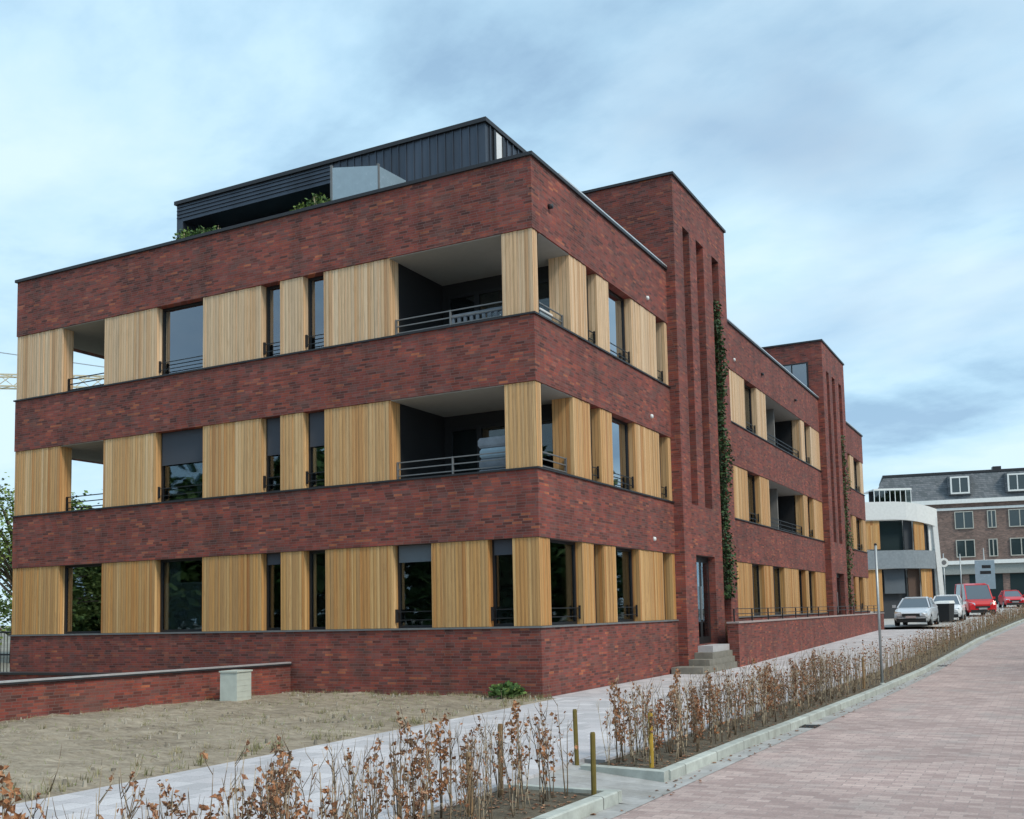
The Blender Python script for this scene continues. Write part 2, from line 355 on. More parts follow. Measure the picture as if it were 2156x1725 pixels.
# planting beds
tag(strip('bed_soil', BK_N, lambda y: KX(y)-0.12, -22, -8.70, -0.035, m_bed, 12, 0.1), kind='structure')
tag(strip('bed_soil', BK_F, lambda y: KX(y)-0.12, -7.30, 100, -0.035, m_bed, 70, 0.1), kind='structure')
tag(strip('path_verge', 3.972, BK_F, -6.9, 38.5, -0.012, m_path, 40, 0.1), kind='structure')
# kerbs
def kerb(y0, y1, cutfront):
    rings = []; n = max(2, int((y1-y0)/1.2))
    for i in range(n+1):
        y = y0+(y1-y0)*i/n; x = KX(y); g = G(y)
        rings.append([(x-0.12, y, g-0.14), (x, y, g-0.14), (x, y, g-0.012), (x-0.015, y, g), (x-0.12, y, g)])
    return MB().loft(rings)
k = kerb(-22, -8.62, 1); k.box(3.9, KX(-8.6)-0.0, -8.698, -8.62, -0.14, -0.003); tag(k.build('kerb', m_conc), kind='structure')
k = kerb(-7.42, 100, 1)
k.hexa([(4.16, -7.42, -0.14), (5.12, -7.56, -0.14), (5.12, -7.425, -0.14), (4.16, -7.29, -0.14)],
       [(4.16, -7.42, 0.0), (5.12, -7.56, 0.0), (5.12, -7.425, 0.0), (4.16, -7.29, 0.0)])
tag(k.build('kerb', m_conc), kind='structure')
for yy in (-2.6, 12.0):
    g_ = MB(); xx = KX(yy)+0.02
    for k in range(6): g_.box(xx, xx+0.2, yy+k*0.06, yy+k*0.06+0.028, G(yy)-0.108, G(yy)-0.098)
    g_.box(xx-0.01, xx, yy-0.02, yy+0.36, G(yy)-0.108, G(yy)-0.096); g_.box(xx+0.2, xx+0.21, yy-0.02, yy+0.36, G(yy)-0.108, G(yy)-0.096)
    tag(g_.build('drain_grate', m_black), 'dark iron drain grate in the gutter, ' + ('nearer one opposite the brick corner' if yy < 0 else 'farther one beyond the grey pole'), 'drain', 'drain grates in the gutter')
# soil in front of the left facade
def soil():
    m = MB(); nx, ny = 250, 260; vs = []
    for j in range(ny+1):
        for i in range(nx+1):
            x = -20 + 20.31*i/nx; y = -24 + 23.99*j/ny
            e = min(1.0, (0.31-x)/1.2) * 1.0
            h = 0.05*e*(mnoise.noise(Vector((x*0.8, y*0.8, 0))) + 0.6*mnoise.noise(Vector((x*3, y*3, 2))) + 0.45*mnoise.noise(Vector((x*8, y*8, 7)))) + 0.03*e
            vs.append((x, y, max(h, -0.02) if e > 0.02 else -0.01))
    m.add(vs, [(j*(nx+1)+i, j*(nx+1)+i+1, (j+1)*(nx+1)+i+1, (j+1)*(nx+1)+i) for j in range(ny) for i in range(nx)], True)
    return m.build('soil', m_soil)
tag(soil(), kind='structure')
gm = MB()       # straw and thin dry grass
for i in range(5000):
    x = random.uniform(-9, 0.3); y = random.uniform(-13, -0.2)
    if mnoise.noise(Vector((x*0.7, y*0.9, 5))) < random.uniform(-0.5, 0.25): continue
    a = random.uniform(0, pi); l = random.uniform(0.03, 0.10); h = random.uniform(0.0, 0.07); dx, dy = cos(a)*l, sin(a)*l*0.5
    z = 0.035; w = 0.004
    gm.add([(x-dy*0.1-w, y, z), (x+w, y+w, z), (x+dx, y+dy, z+h)], [(0, 1, 2)])
wm_ = MB(); sm_ = MB(); random.seed(31)
for i in range(420):
    x = random.uniform(-9, 0.28); y = random.uniform(-13, -0.08)
    if random.random() < 0.2: x = 0.26 - abs(random.gauss(0, 0.3))
    elif random.random() < 0.3: y = -0.1 - abs(random.gauss(0, 0.12))
    for k in range(random.randint(6, 18)):
        a = random.uniform(0, 2*pi); l = random.uniform(0.02, 0.09); h = random.uniform(0.02, 0.11); w = 0.005; px, py = x+random.gauss(0, 0.03), y+random.gauss(0, 0.03)
        wm_.add([(px-w*sin(a), py+w*cos(a), 0.0), (px+w*sin(a), py-w*cos(a), 0.0), (px+cos(a)*l, py+sin(a)*l, h+0.03)], [(0, 1, 2)])
for i in range(700):
    x = random.uniform(-9, 0.25); y = random.uniform(-13, -0.1); r = random.uniform(0.008, 0.03); z = 0.045
    p = [(x+cos(k*1.257)*r*random.uniform(0.7, 1.2), y+sin(k*1.257)*r*random.uniform(0.7, 1.2)) for k in range(5)]
    sm_.add([(a, b, z-0.05) for a, b in p]+[(x+(a-x)*0.6, y+(b-y)*0.6, z+r*0.5) for a, b in p], [(k, (k+1) % 5, 5+(k+1) % 5, 5+k) for k in range(5)]+[(5, 6, 7, 8, 9)])
tag(wm_.build('weeds', leaf_mat('weed_blade', [(0.0, (0.15, 0.15, 0.06)), (0.5, (0.26, 0.23, 0.12)), (1.0, (0.36, 0.31, 0.18))], 3)), 'sparse low weeds and grass tufts growing on the soil', 'weeds', kind='stuff')
tag(sm_.build('pebbles', leaf_mat('pebble_stone', [(0.0, (0.16, 0.14, 0.11)), (0.5, (0.30, 0.27, 0.22)), (1.0, (0.42, 0.38, 0.31))], 3)), 'small clods and stones scattered on the soil', 'stones', kind='stuff')
m_straw = leaf_mat('dry_straw', [(0.0, (0.22, 0.19, 0.09)), (0.5, (0.36, 0.31, 0.19)), (1.0, (0.20, 0.24, 0.09))], 3)
tag(gm.build('dry_grass', m_straw), 'thin dry grass and straw lying on the bare soil', 'grass', kind='stuff')
lm = MB()       # fallen leaves on the beds
for i in range(2600):
    y = random.uniform(-16, -8.8) if random.random() < 0.4 else random.uniform(-7.2, 14)
    x = random.uniform(3.95 if y < -8 else BK_F(y), KX(y)-0.16); a = random.uniform(0, 2*pi); l = random.uniform(0.012, 0.035)
    z = G(y)-0.03; t = random.uniform(0, 0.012)
    lm.add([(x-cos(a)*l, y-sin(a)*l, z), (x+sin(a)*l*0.6, y-cos(a)*l*0.6, z+t), (x+cos(a)*l, y+sin(a)*l, z+0.004), (x-sin(a)*l*0.6, y+cos(a)*l*0.6, z+t)], [(0, 1, 2, 3)])
for i in range(260):
    y = random.uniform(-14, 16); x = KX(y)+abs(random.gauss(0, 0.14))+0.01; a = random.uniform(0, 2*pi); l = random.uniform(0.012, 0.03); z = G(y)-0.102
    lm.add([(x-cos(a)*l, y-sin(a)*l, z), (x+sin(a)*l*0.6, y-cos(a)*l*0.6, z+0.01), (x+cos(a)*l, y+sin(a)*l, z+0.002), (x-sin(a)*l*0.6, y+cos(a)*l*0.6, z+0.008)], [(0, 1, 2, 3)])
tag(lm.build('leaf_litter', m_brown), 'brown fallen leaves scattered over the planting beds', 'leaves', kind='stuff')

# ------------------------------------------------------------------ main building
LX = -15.05; T1, T1e, T2, T2e, YE = 7.72, 12.45, 26.9, 32.0, 38.0; TX = 0.25
Z = dict(s0=1.30, t0=3.02, l1=4.32, t1=6.02, l2=7.32, t2=9.03, roof=10.46)
ROWS = [(1.30, 3.02), (4.32, 6.02), (7.32, 9.03)]
B = empty('apartment_building')
tag(B, 'three storey dark red brick apartment block with cedar panels, corner loggias and two stair towers', 'building')
def fb(m, face, u0, u1, d0, d1, z0, z1):
    if face == 'L': m.box(u0, u1, d0, d1, z0, z1)
    else: m.box(-d1, -d0, u0, u1, z0, z1)
    return m
# brick bands
for z0, z1 in ((-0.4, 1.30), (3.02, 4.32), (6.02, 7.32), (9.03, 10.46)):
    m = MB(); m.box(LX, 0, 0, 0.35, z0, z1); m.box(-0.35, 0, 0.35, T1, z0, z1); m.box(LX, LX+0.35, 0.35, YE, z0, z1)
    m.box(-0.35, 0, T1e, T2, z0, z1); m.box(-0.35, 0, T2e, YE, z0, z1); m.box(LX+0.35, -0.35, YE-0.35, YE, z0, z1)
    m.build('brick_band', m_brick, B)
m = MB()
for z0, z1 in ROWS:
    m.box(LX, LX+0.35, 3.4 if z0 > 2 else 0.3, YE, z0, z1); m.box(LX+0.35, -0.35, YE-0.35, YE, z0, z1)
m.build('rear_wall', m_brick, B)
# ledges (sill cappings) on top of the bands
for z, mt, ov in ((1.30, m_sill, 0.035), (4.32, m_cop, 0.035), (7.32, m_cop, 0.035)):
    m = MB(); h = 0.035
    m.box(LX-ov, ov, -ov, 0.33, z, z+h); m.box(-0.33, ov, 0.33, T1-0.01, z, z+h)
    m.box(-0.33, ov, T1e+0.01, T2-0.01, z, z+h); m.box(-0.33, ov, T2e+0.01, YE, z, z+h)
    m.build('ledge', mt, B)
m = MB(); ov = 0.05; z = 10.46
m.box(LX-ov, ov, -ov, 0.38, z, z+0.07); m.box(-0.38, ov, 0.38, T1-0.01, z, z+0.07); m.box(LX-ov, LX+0.38, 0.38, YE, z, z+0.07)
m.box(-0.38, ov, T1e+0.01, T2-0.01, z, z+0.07); m.box(-0.38, ov, T2e+0.01, YE+ov, z, z+0.07); m.box(LX+0.38, -0.38, YE-0.38, YE+ov, z, z+0.07)
m.build('coping', m_cop, B)
m = MB()
for a, b in ((1.2, T1-0.02), (T1e+0.02, T2-0.02), (T2e+0.02, YE-0.3)):
    m.box(0.005, 0.047, a, b, z+0.072, z+0.105)
m.build('roof_edge_strip', m_alu, B)
# floors, roof, interior walls
for zc in (3.02, 6.02, 9.03):
    m = MB(); m.box(LX+0.352, -0.352, 0.352, YE-0.352, zc+0.03, zc+0.33); m.build('floor_slab', m_ceil, B)
m = MB(); m.box(LX+0.355, -0.355, 0.355, YE-0.355, 9.95, 10.2); m.build('roof', m_cop, B)
m = MB()
m.box(-11.4, -3.9, 3.2, 3.3, 0.2, 9.06); m.box(-3.9, -3.8, 3.2, YE-1, 0.2, 9.06); m.box(-7.45, -7.35, 0.36, 3.2, 0.2, 9.06); m.box(-5.75, -5.69, 0.36, 3.2, 0.2, 9.06)
m.box(-3.8, -0.4, 5.9, 6.0, 0.2, 9.06); m.box(-3.8, -0.4, 2.35, 2.45, 0.2, 9.06)
for yy in (12.6, 15.9, 20.5, 24.0, 26.7, 32.2, 34.5): m.box(-3.8, -0.4, yy, yy+0.1, 0.2, 9.06)
m.box(-11.5, -11.4, 0.36, 3.4, 0.2, 9.06); m.box(LX+0.36, -11.5, 3.3, 3.4, 0.2, 9.06); m.box(LX+0.36, -0.36, 0.36, YE-0.36, 0.1, 0.2)
m.build('interior_wall', m_inner, B)

def panel(face, row, u0, u1, depth=0.30, zz=None, par=None, front=0.02):
    z0, z1 = ROWS[row]; z0 += 0.037; rng = random.Random(int(u0*100)+row*7)
    m = MB(); fb(m, face, u0, u1, front+0.022, depth, z0, z1-0.002)
    P = 0.085; uo = 0.0 if face == 'L' else 0.0
    k = math.floor(u0/P); 
    while k*P < u1:
        a = max(u0, k*P+0.004); b = min(u1, (k+1)*P-0.002)
        if b-a > 0.01: fb(m, face, a, b, front+rng.choice((0, 0.003, 0.006, 0.010)), front+0.0215, z0+0.004, z1-0.006)
        k += 1
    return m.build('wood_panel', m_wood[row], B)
def window(face, row, u0, u1, rec=0.20, blind=None, rail=False, curtain=None, glass=None, mull=None, z=None, bm=None):
    z0, z1 = z or ROWS[row]; z0 += 0.037; fw = 0.055
    m = MB(); d0, d1 = rec, rec+0.07
    fb(m, face, u0, u0+fw, d0, d1, z0, z1); fb(m, face, u1-fw, u1, d0, d1, z0, z1)
    fb(m, face, u0+fw, u1-fw, d0, d1, z0, z0+fw); fb(m, face, u0+fw, u1-fw, d0, d1, z1-fw, z1)
    if mull: 
        um = u0+(u1-u0)*mull; fb(m, face, um-0.03, um+0.03, d0+0.002, d1-0.002, z0+fw, z1-fw)
    w = m.build('window', m_dark, B)
    g = MB(); dd = d0+0.03; fb(g, face, u0+fw, u1-fw, dd, dd+0.008, z0+fw, z1-fw); g.build('pane', glass or m_glass, w)
    if blind:
        q = MB(); zb = z1-fw-(z1-z0)*blind; fb(q, face, u0+fw+0.005, u1-fw-0.005, d0-0.03, d0-0.022, zb, z1-0.01)
        fb(q, face, u0+fw+0.005, u1-fw-0.005, d0-0.036, d0-0.016, zb-0.03, zb); q.build('blind', bm or m_blind, w)
    if rail:
        q = MB(); zr = z0
        for h in (0.16, 0.33): fb(q, face, u0, u1, 0.10, 0.118, zr+h-0.008, zr+h+0.008)
        fb(q, face, u0+0.002, u0+0.05, 0.09, 0.13, zr+0.11, zr+0.38); fb(q, face, u1-0.03, u1-0.002, 0.09, 0.13, zr+0.11, zr+0.38)
        q.build('railing', m_dark, w)
    if curtain:
        a, b = curtain; q = MB(); n = max(4, int((b-a)/0.05)); dz = d1+0.10
        pts = [(a+(b-a)*i/n, dz+0.025*(i % 2)) for i in range(n+1)]; vs = []
        for (uu, d) in pts:
            for zz in (z0+0.05, z1-0.05): vs.append((uu, d, zz) if face == 'L' else (-d, uu, zz))
        q.add(vs, [(2*i, 2*i+2, 2*i+3, 2*i+1) for i in range(n)]); q.build('curtain', m_curt, w)
    return w
# --- left facade
for r in (0, 1, 2):
    c1 = -0.70 if r else -0.59
    panel('L', r, LX+0.0, -13.33, 0.35); panel('L', r, -11.82, -10.05); panel('L', r, -8.57, -6.84)
    panel('L', r, -6.30, -5.65); panel('L', r, -5.08, -3.36, 0.34)
    window('L', r, -10.05, -8.57, curtain=(-9.95, -9.6) if r == 0 else None, blind=(None, 0.42, None)[r], rail=r > 0, glass=m_glassr if r == 2 else m_glass, bm=m_innerd if r == 0 else None)
    window('L', r, -6.84, -6.30, blind=(0.10, 0.45, None)[r], rail=r > 0, glass=m_glassr if r == 2 else None)
    window('L', r, -5.65, -5.08, blind=(None, 0.40, None)[r], rail=r > 0, glass=m_glassr if r == 2 else None)
window('L', 0, -13.33, -11.82, glass=m_glassr)
q = MB(); q.box(-9.98, -8.64, 0.272, 0.28, 1.40, 2.44); q.build('window_film', plain('grey_window_film', (0.55, 0.58, 0.60), 0.8, 0, 0.05), B)
q = MB(); q.box(-9.98, -8.64, 0.268, 0.285, 2.44, 2.475); q.build('window_rail', m_curt, B)
window('L', 0, -3.36, -2.43, blind=0.16, bm=m_blindl, rail=True); panel('L', 0, -2.43, -1.13)
window('L', 0, -1.13, -0.59, blind=0.13, rail=True)
# corner posts
for r in (0, 1, 2):
    z0, z1 = ROWS[r]; z0 += 0.037; a = -0.59 if r == 0 else -0.70; b = 0.51 if r == 0 else 0.25
    m = MB(); m.box(a, -0.042, 0.042, 0.30 if r else 0.3, z0, z1-0.002); m.box(-0.30, -0.042, 0.301, b, z0, z1-0.002)
    P = 0.085; kk = math.floor(a/P); rng = random.Random(r)
    while kk*P < -0.02:
        s, e = max(a, kk*P+0.004), min(-0.02, (kk+1)*P-0.002)
        if e-s > 0.01: m.box(s, e, 0.02+rng.choice((0, 0.004, 0.008)), 0.0415, z0+0.004, z1-0.006)
        kk += 1
    kk = 0
    while kk*P < b:
        s, e = max(0.043, kk*P+0.004), min(b, (kk+1)*P-0.002)
        if e-s > 0.01: m.box(-0.0415, -0.02-rng.choice((0, 0.004, 0.008)), s, e, z0+0.004, z1-0.006)
        kk += 1
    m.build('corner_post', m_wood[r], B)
# --- right facade, first section
for r in (0, 1, 2):
    panel('R', r, 2.0 if r == 0 else 1.72, 2.60, 0.5); panel('R', r, 3.15, 3.80); panel('R', r, 5.20, 6.87); panel('R', r, 7.5, T1-0.005)
    window('R', r, 2.60, 3.15, rail=r > 0, rec=0.24); window('R', r, 3.80, 5.20, rail=True, curtain=(3.95, 4.35) if r else None, glass=m_glassr if r else None)
    window('R', r, 6.87, 7.5, rail=r > 0, rec=0.24)
window('R', 0, 0.51, 2.0, rail=True, rec=0.18)
# --- second section
for r in (0, 1, 2):
    if r == 0:
        for a, b in ((T1e+0.005, 15.2), (16.7, 17.95), (19.55, 21.85), (23.1, 23.6), (24.9, T2-0.005)): panel('R', r, a, b)
        for a, b in ((15.2, 16.7), (17.95, 19.55), (21.85, 23.1), (23.6, 24.9)): window('R', r, a, b, mull=0.5)
    else:
        for a, b in ((T1e+0.005, 15.1), (16.6, 17.85), (23.3, 24.0), (25.1, T2-0.005)): panel('R', r, a, b, 0.4 if a > 20 else 0.3)
        for a, b in ((15.1, 16.6), (24.0, 25.1)): window('R', r, a, b, rail=True)
# --- third section
for r in (0, 1, 2):
    for a, b in ((T2e+0.005, 32.9), (34.2, 35.2), (37.1 if r else 36.4, YE)): panel('R', r, a, b)
    window('R', r, 32.9, 34.2, rail=True); window('R', r, 35.2, 37.1 if r else 36.4, rail=True, mull=0.5)
# --- loggias
def loggia(name_lbl, x0, x1, y0, y1, row, back, ceil=True):
    z0, z1 = ROWS[row]; fl = z0-0.9
    return fl
for r in (1, 2):
    z0, z1 = ROWS[r]; fl = z0-0.95
    # corner loggia x -3.36..0, y 0..2.1
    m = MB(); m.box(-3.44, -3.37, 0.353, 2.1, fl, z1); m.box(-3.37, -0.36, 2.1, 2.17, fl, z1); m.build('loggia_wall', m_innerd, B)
    m = MB(); m.box(-3.36, -0.353, 0.353, 2.09, z1-0.02, z1+0.028); m.box(-3.36, -0.70, 0.03, 0.353, z1-0.02, z1-0.001); m.box(-0.353, -0.03, 0.353, 1.72, z1-0.02, z1-0.001); m.build('loggia_ceiling', m_ceil, B)
    m = MB(); m.box(-3.36, -0.353, 0.353, 2.09, fl-0.05, fl); m.build('loggia_floor', m_conc, B)
    d = MB()      # glazed doors in the back wall
    for a, b in ((-3.2, -2.45), (-2.45, -1.7), (-1.6, -0.6)):
        d.box(a, a+0.06, 2.04, 2.095, fl, fl+2.35); d.box(b-0.06, b, 2.04, 2.095, fl, fl+2.35); d.box(a+0.06, b-0.06, 2.04, 2.095, fl+2.28, fl+2.35); d.box(a+0.06, b-0.06, 2.04, 2.095, fl, fl+0.08)
    do = d.build('loggia_door', m_dark, B)
    g = MB()
    for a, b in ((-3.2, -2.45), (-2.45, -1.7), (-1.6, -0.6)): g.box(a+0.06, b-0.06, 2.06, 2.07, fl+0.08, fl+2.28)
    g.build('pane', m_glass, do)
    q = MB(); q2 = MB()
    for h in (0.12, 0.26, 0.40): q.box(-3.35, -0.71, 0.19, 0.215, z0+h, z0+h+0.022); q2.box(-0.215, -0.19, 0.26, 1.71, z0+h, z0+h+0.022)
    for xx in (-3.33, -2.0, -0.74): q.box(xx-0.015, xx+0.015, 0.18, 0.225, z0+0.037, z0+0.425)
    q2.box(-0.225, -0.18, 0.27, 0.30, z0+0.037, z0+0.425); q2.box(-0.225, -0.18, 1.67, 1.70, z0+0.037, z0+0.425); q2.build('railing', m_sill, B)
    q.build('railing', m_sill, B)
    # left loggia, open through the west side
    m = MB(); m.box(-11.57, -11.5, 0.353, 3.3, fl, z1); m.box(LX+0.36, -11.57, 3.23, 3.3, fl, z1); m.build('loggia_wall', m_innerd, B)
    m = MB(); m.box(LX+0.353, -11.57, 0.353, 3.22, z1-0.02, z1+0.028); m.box(-13.33, -11.82, 0.03, 0.353, z1-0.02, z1-0.001); m.build('loggia_ceiling', m_ceil, B)
    m = MB(); m.box(LX+0.353, -11.57, 0.353, 3.22, fl-0.05, fl); m.build('loggia_floor', m_conc, B)
    q = MB(); q2 = MB(); q2.box(LX+0.14, LX+0.185, 1.9, 1.94, z0+0.037, z0+0.425)
    for h in (0.12, 0.26, 0.40): q.box(-13.32, -11.83, 0.19, 0.215, z0+h, z0+h+0.022); q2.box(LX+0.15, LX+0.175, 0.4, 3.38, z0+h, z0+h+0.022)
    q.box(-13.31, -13.28, 0.18, 0.225, z0+0.037, z0+0.425); q.box(-11.87, -11.84, 0.18, 0.225, z0+0.037, z0+0.425)
    q.build('railing', m_dark, B); q2.build('railing', m_dark, B)
    # recessed loggia in the second section
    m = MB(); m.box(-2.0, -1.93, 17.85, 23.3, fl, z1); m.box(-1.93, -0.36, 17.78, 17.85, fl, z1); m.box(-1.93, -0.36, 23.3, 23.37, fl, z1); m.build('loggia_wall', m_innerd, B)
    m = MB(); m.box(-1.92, -0.353, 17.86, 23.29, z1-0.02, z1+0.028); m.box(-0.353, -0.03, 17.86, 23.29, z1-0.02, z1-0.001); m.build('loggia_ceiling', m_ceil, B)
    d = MB()
    for a in (18.2, 19.4, 20.6, 21.8): d.box(-1.93, -1.88, a, a+0.06, fl, fl+2.3); d.box(-1.93, -1.88, a+1.0, a+1.06, fl, fl+2.3); d.box(-1.93, -1.88, a+0.06, a+1.0, fl+2.24, fl+2.3)
    do = d.build('loggia_door', m_dark, B); g = MB()
    for a in (18.2, 19.4, 20.6, 21.8): g.box(-1.91, -1.90, a+0.06, a+1.0, fl+0.05, fl+2.24)
    g.build('pane', m_glass, do)
    q = MB()
    for h in (0.12, 0.26, 0.40): q.box(-0.15, -0.125, 17.86, 23.29, z0+h, z0+h+0.022)
    for yy in (17.9, 19.7, 21.5, 23.2): q.box(-0.16, -0.115, yy, yy+0.03, z0+0.037, z0+0.425)
    q.build('railing', m_dark, B)

# --- stair towers
def tower(y0, y1, first):
    dz = 0 if first else 0.0
    s = lambda v: y0 + (v-7.72)*(y1-y0)/(12.45-7.72)
    ybr = [s(v) for v in (7.72, 8.45, 8.65, 9.0, 9.6, 10.25, 10.30, 11.05, 11.72, 12.45)]
    zbr = [-0.4, 0.45, 0.655, 3.02, 4.35, 11.85, 13.0]
    door = (s(8.65), s(10.30)); holes = [(s(8.45), s(9.0), 4.35, 11.85), (s(9.6), s(10.25), 4.35, 11.85), (s(11.05), s(11.72), 0.45, 11.85), (*door, 0.655, 3.02)]
    m = MB()
    for ya, yb in zip(ybr, ybr[1:]):
        run = None
        for za, zb in zip(zbr, zbr[1:]):
            op = any(h[0]-1e-4 <= ya and yb <= h[1]+1e-4 and h[2]-1e-4 <= za and zb <= h[3]+1e-4 for h in holes)
            if not op and run is None: run = za
            if op and run is not None: m.box(-0.15, TX, ya, yb, run, za); run = None
        if run is not None: m.box(-0.15, TX, ya, yb, run, zbr[-1])
    m.box(-2.35, -0.1505, y0, y1, -0.4, 13.0)
    t = m.build('stair_tower', m_brick, B)
    c = MB(); c.box(-2.40, TX+0.05, y0-0.05, y1+0.05, 13.0, 13.07); c.build('coping', m_cop, t)
    d = MB(); a, b = door; d.box(-0.149, 0.06, a, b, 0.66, 3.015); do = d.build('entrance_door', m_black, t)
    d = MB(); d.box(0.061, 0.069, a+0.12, a+0.12+(b-a)*0.38, 0.85, 2.85); d.box(0.061, 0.069, a+(b-a)*0.58, b-0.12, 0.85, 2.85); d.build('pane', m_glass, do)
    d = MB(); d.box(0.061, 0.10, a+(b-a)*0.5-0.02, a+(b-a)*0.5+0.02, 1.3, 2.2); d.build('handle', m_pole, do)
    if not first:       # dark opening in the side above the roof
        w = MB(); w.box(-1.75, -0.35, y0-0.045, y0-0.004, 10.6, 12.15); ww = w.build('roof_window', m_dark, t)
        w = MB(); w.box(-1.68, -1.08, y0-0.052, y0-0.047, 10.7, 12.08); w.box(-1.02, -0.42, y0-0.052, y0-0.047, 10.7, 12.08); w.build('pane', m_glassr, ww)
    return t
tower(T1, T1e, True); tower(T2, T2e, False)
# --- penthouse
pz0, pz1 = 10.2, 13.0; px0, px1, py0, py1 = -12.2, -2.5, 2.63, 9.5
m = MB(); m.box(px0, px1, 3.7, py1, pz0, pz1-0.10); m.box(-6.95, px1, py0+0.03, 3.7, pz0, pz1-0.10); m.box(px0, px0+0.22, py0+0.03, 3.7, pz0, pz1-0.1)
m.box(px0+0.22, -6.95, py0+0.03, 3.7, 12.42, pz1-0.10)
for i in range(1, 5):          # horizontal seams on the fascia
    zf = 12.42+0.1*i; m.box(px0+0.02, -6.95, py0, py0+0.03, zf+0.0, zf+0.02)
x = -6.9
while x < px1-0.05: m.box(x, x+0.025, py0+0.005, py0+0.03, pz0, pz1-0.1); x += 0.22
y = py0+0.2
while y < py1: 
    if not 2.95 < y < 3.55: m.box(px1, px1+0.035, y, y+0.03, pz0, pz1-0.1)
    y += 0.28
ph = m.build('penthouse', m_zinc, B)
m = MB(); m.box(px0-0.04, px1+0.06, py0-0.04, py1, pz1-0.10, pz1); m.build('roof_edge', m_cop, ph)
m = MB()
for i in range(6):
    a = px0+0.3+i*0.82; m.box(a, a+0.05, 3.62, 3.695, pz0, 12.4)
m.box(px0+0.25, -6.96, 3.62, 3.695, 12.33, 12.41); wf = m.build('window', m_dark, ph)
m = MB(); m.box(px0+0.26, -6.96, 3.65, 3.66, pz0, 12.33); m.build('pane', plain('teal_tinted_glazing', (0.05, 0.10, 0.11), 0.15, 0, 0.1), wf)
m = MB(); m.box(px1+0.001, px1+0.05, 3.0, 3.1, 10.4, 12.86); m.box(px1+0.001, px1+0.05, 3.4, 3.5, 10.4, 12.86); wf = m.build('window', m_dark, ph)
m = MB(); m.box(px1+0.002, px1+0.03, 3.1, 3.4, 10.4, 12.86); m.build('curtain', m_curt, wf)
# --- wall vents and small lamps on the right facade
for (y, z) in ((0.75, 9.70), (17.31, 9.63), (22.34, 9.62)):
    MB().tube([(0.001, y, z), (0.09, y, z-0.01)], 0.05, 10).build('overflow_pipe', m_cop, B)
for (y, z) in ((6.23, 9.31), (6.26, 6.34), (6.18, 3.31), (13.9, 9.4)):
    MB().tube([(0.001, y, z), (0.05, y, z)], [0.06, 0.045], 10).build('wall_lamp', m_white, B)

# --- steps, terrace wall
st = MB()
for i, (x1, ya) in enumerate(((0.74, 8.2), (0.80, 7.735), (0.86, 7.0))):
    zt = 0.47-0.155*i; st.box(TX+0.005, x1, ya, 10.0, -0.1, zt)
    if ya < 7.72: st.box(0.045, TX+0.004, ya, 7.715, -0.1, zt)
so_ = st.build('stone_steps', m_step); tag(so_, 'worn grey stone steps rising from the path to the tower door', 'steps')
st = MB(); st.box(TX+0.006, 0.66, 8.5, 9.995, 0.472, 0.635); st.build('landing_slab', m_slab, so_)
tw = MB(); tw.box(0.62, 0.92, 10.02, 36.2, -0.3, 1.18); tw.box(0.0, 0.62, 35.9, 36.2, -0.3, 1.18)
two = tw.build('terrace_wall', m_brick); tag(two, 'long low brick garden wall in front of the ground floor beyond the steps', 'wall')
tw = MB(); tw.box(0.60, 0.95, 10.0, 36.25, 1.18, 1.225); tw.build('coping', plain('pinkish_coping', (0.36, 0.30, 0.29), 0.8), two)
tw = MB()
for h in (0.2, 0.34): tw.box(0.76, 0.785, 10.1, 36, 1.225+h, 1.245+h)
yy = 10.15
while yy < 36: tw.box(0.755, 0.79, yy, yy+0.035, 1.225, 1.57); yy += 1.85
tw.build('railing', m_dark, two)
tf = MB(); tf.box(0.02, 0.615, 12.5, 35.8, 0.2, 1.0); tag(tf.build('terrace', m_step), kind='structure')
# retaining wall on the left, pale box, fence
a = Vector((-5.98, -0.02, 0)); b = Vector((-8.1, -14.0, 0)); dr = (b-a).normalized(); nn = Vector((dr.y, -dr.x, 0))
if nn.x > 0: nn = -nn
def wallseg(m, a, b, nn, o0, o1, z0, z1):
    p = [a+nn*o0, a+nn*o1, b+nn*o1, b+nn*o0]
    return m.hexa([q+Vector((0, 0, z0)) for q in p], [q+Vector((0, 0, z1)) for q in p])
rw = wallseg(MB(), a, b, nn, 0, 0.22, -0.3, 0.60).build('retaining_wall', m_brick)
tag(rw, 'low red brick retaining wall running from the left facade towards the camera', 'wall')
wallseg(MB(), a, b, nn, -0.045, 0.26, 0.601, 0.635).build('coping', m_cop, rw)
wallseg(MB(), a, b, nn, -0.02, 0.12, 0.636, 0.665).build('cap_strip', m_alu, rw)
bx = empty('utility_box', (-5.70, -2.05, 0.0), 0.10)
tag(bx, 'pale green grey utility cabinet standing against the low retaining wall', 'cabinet')
m_cab = plain('cabinet_plastic', (0.50, 0.55, 0.50), 0.6, 0, 0.08)
m = MB(); m.box(-0.10, 0.29, -0.22, 0.22, 0.0, 0.58)
for i in range(4): m.box(0.291, 0.294, -0.2, 0.2, 0.1+i*0.11, 0.115+i*0.11)
m.build('cabinet_body', m_cab, bx)
m = MB(); m.box(-0.115, 0.31, -0.24, 0.24, 0.581, 0.61); m.build('lid', m_cab, bx)
low = MB(); low.box(-19, -7.6, -1.15, -0.95, -0.2, 0.42); lo = low.build('low_wall', m_brick); tag(lo, 'lower dark brick wall behind the retaining wall below the left facade', 'wall')
low = MB(); low.box(-19.05, -7.55, -1.2, -0.9, 0.42, 0.47); low.build('coping', m_cop, lo)
fe = empty('garden_fence', (LX-0.3, 0.5, 0)); tag(fe, 'black metal garden fence beyond the far left end of the building', 'fence')
for i in range(7): MB().box(-0.04-i*1.8, 0.04-i*1.8, -0.04, 0.04, -0.1, 1.45).build('post', m_dark, fe)
m = MB()
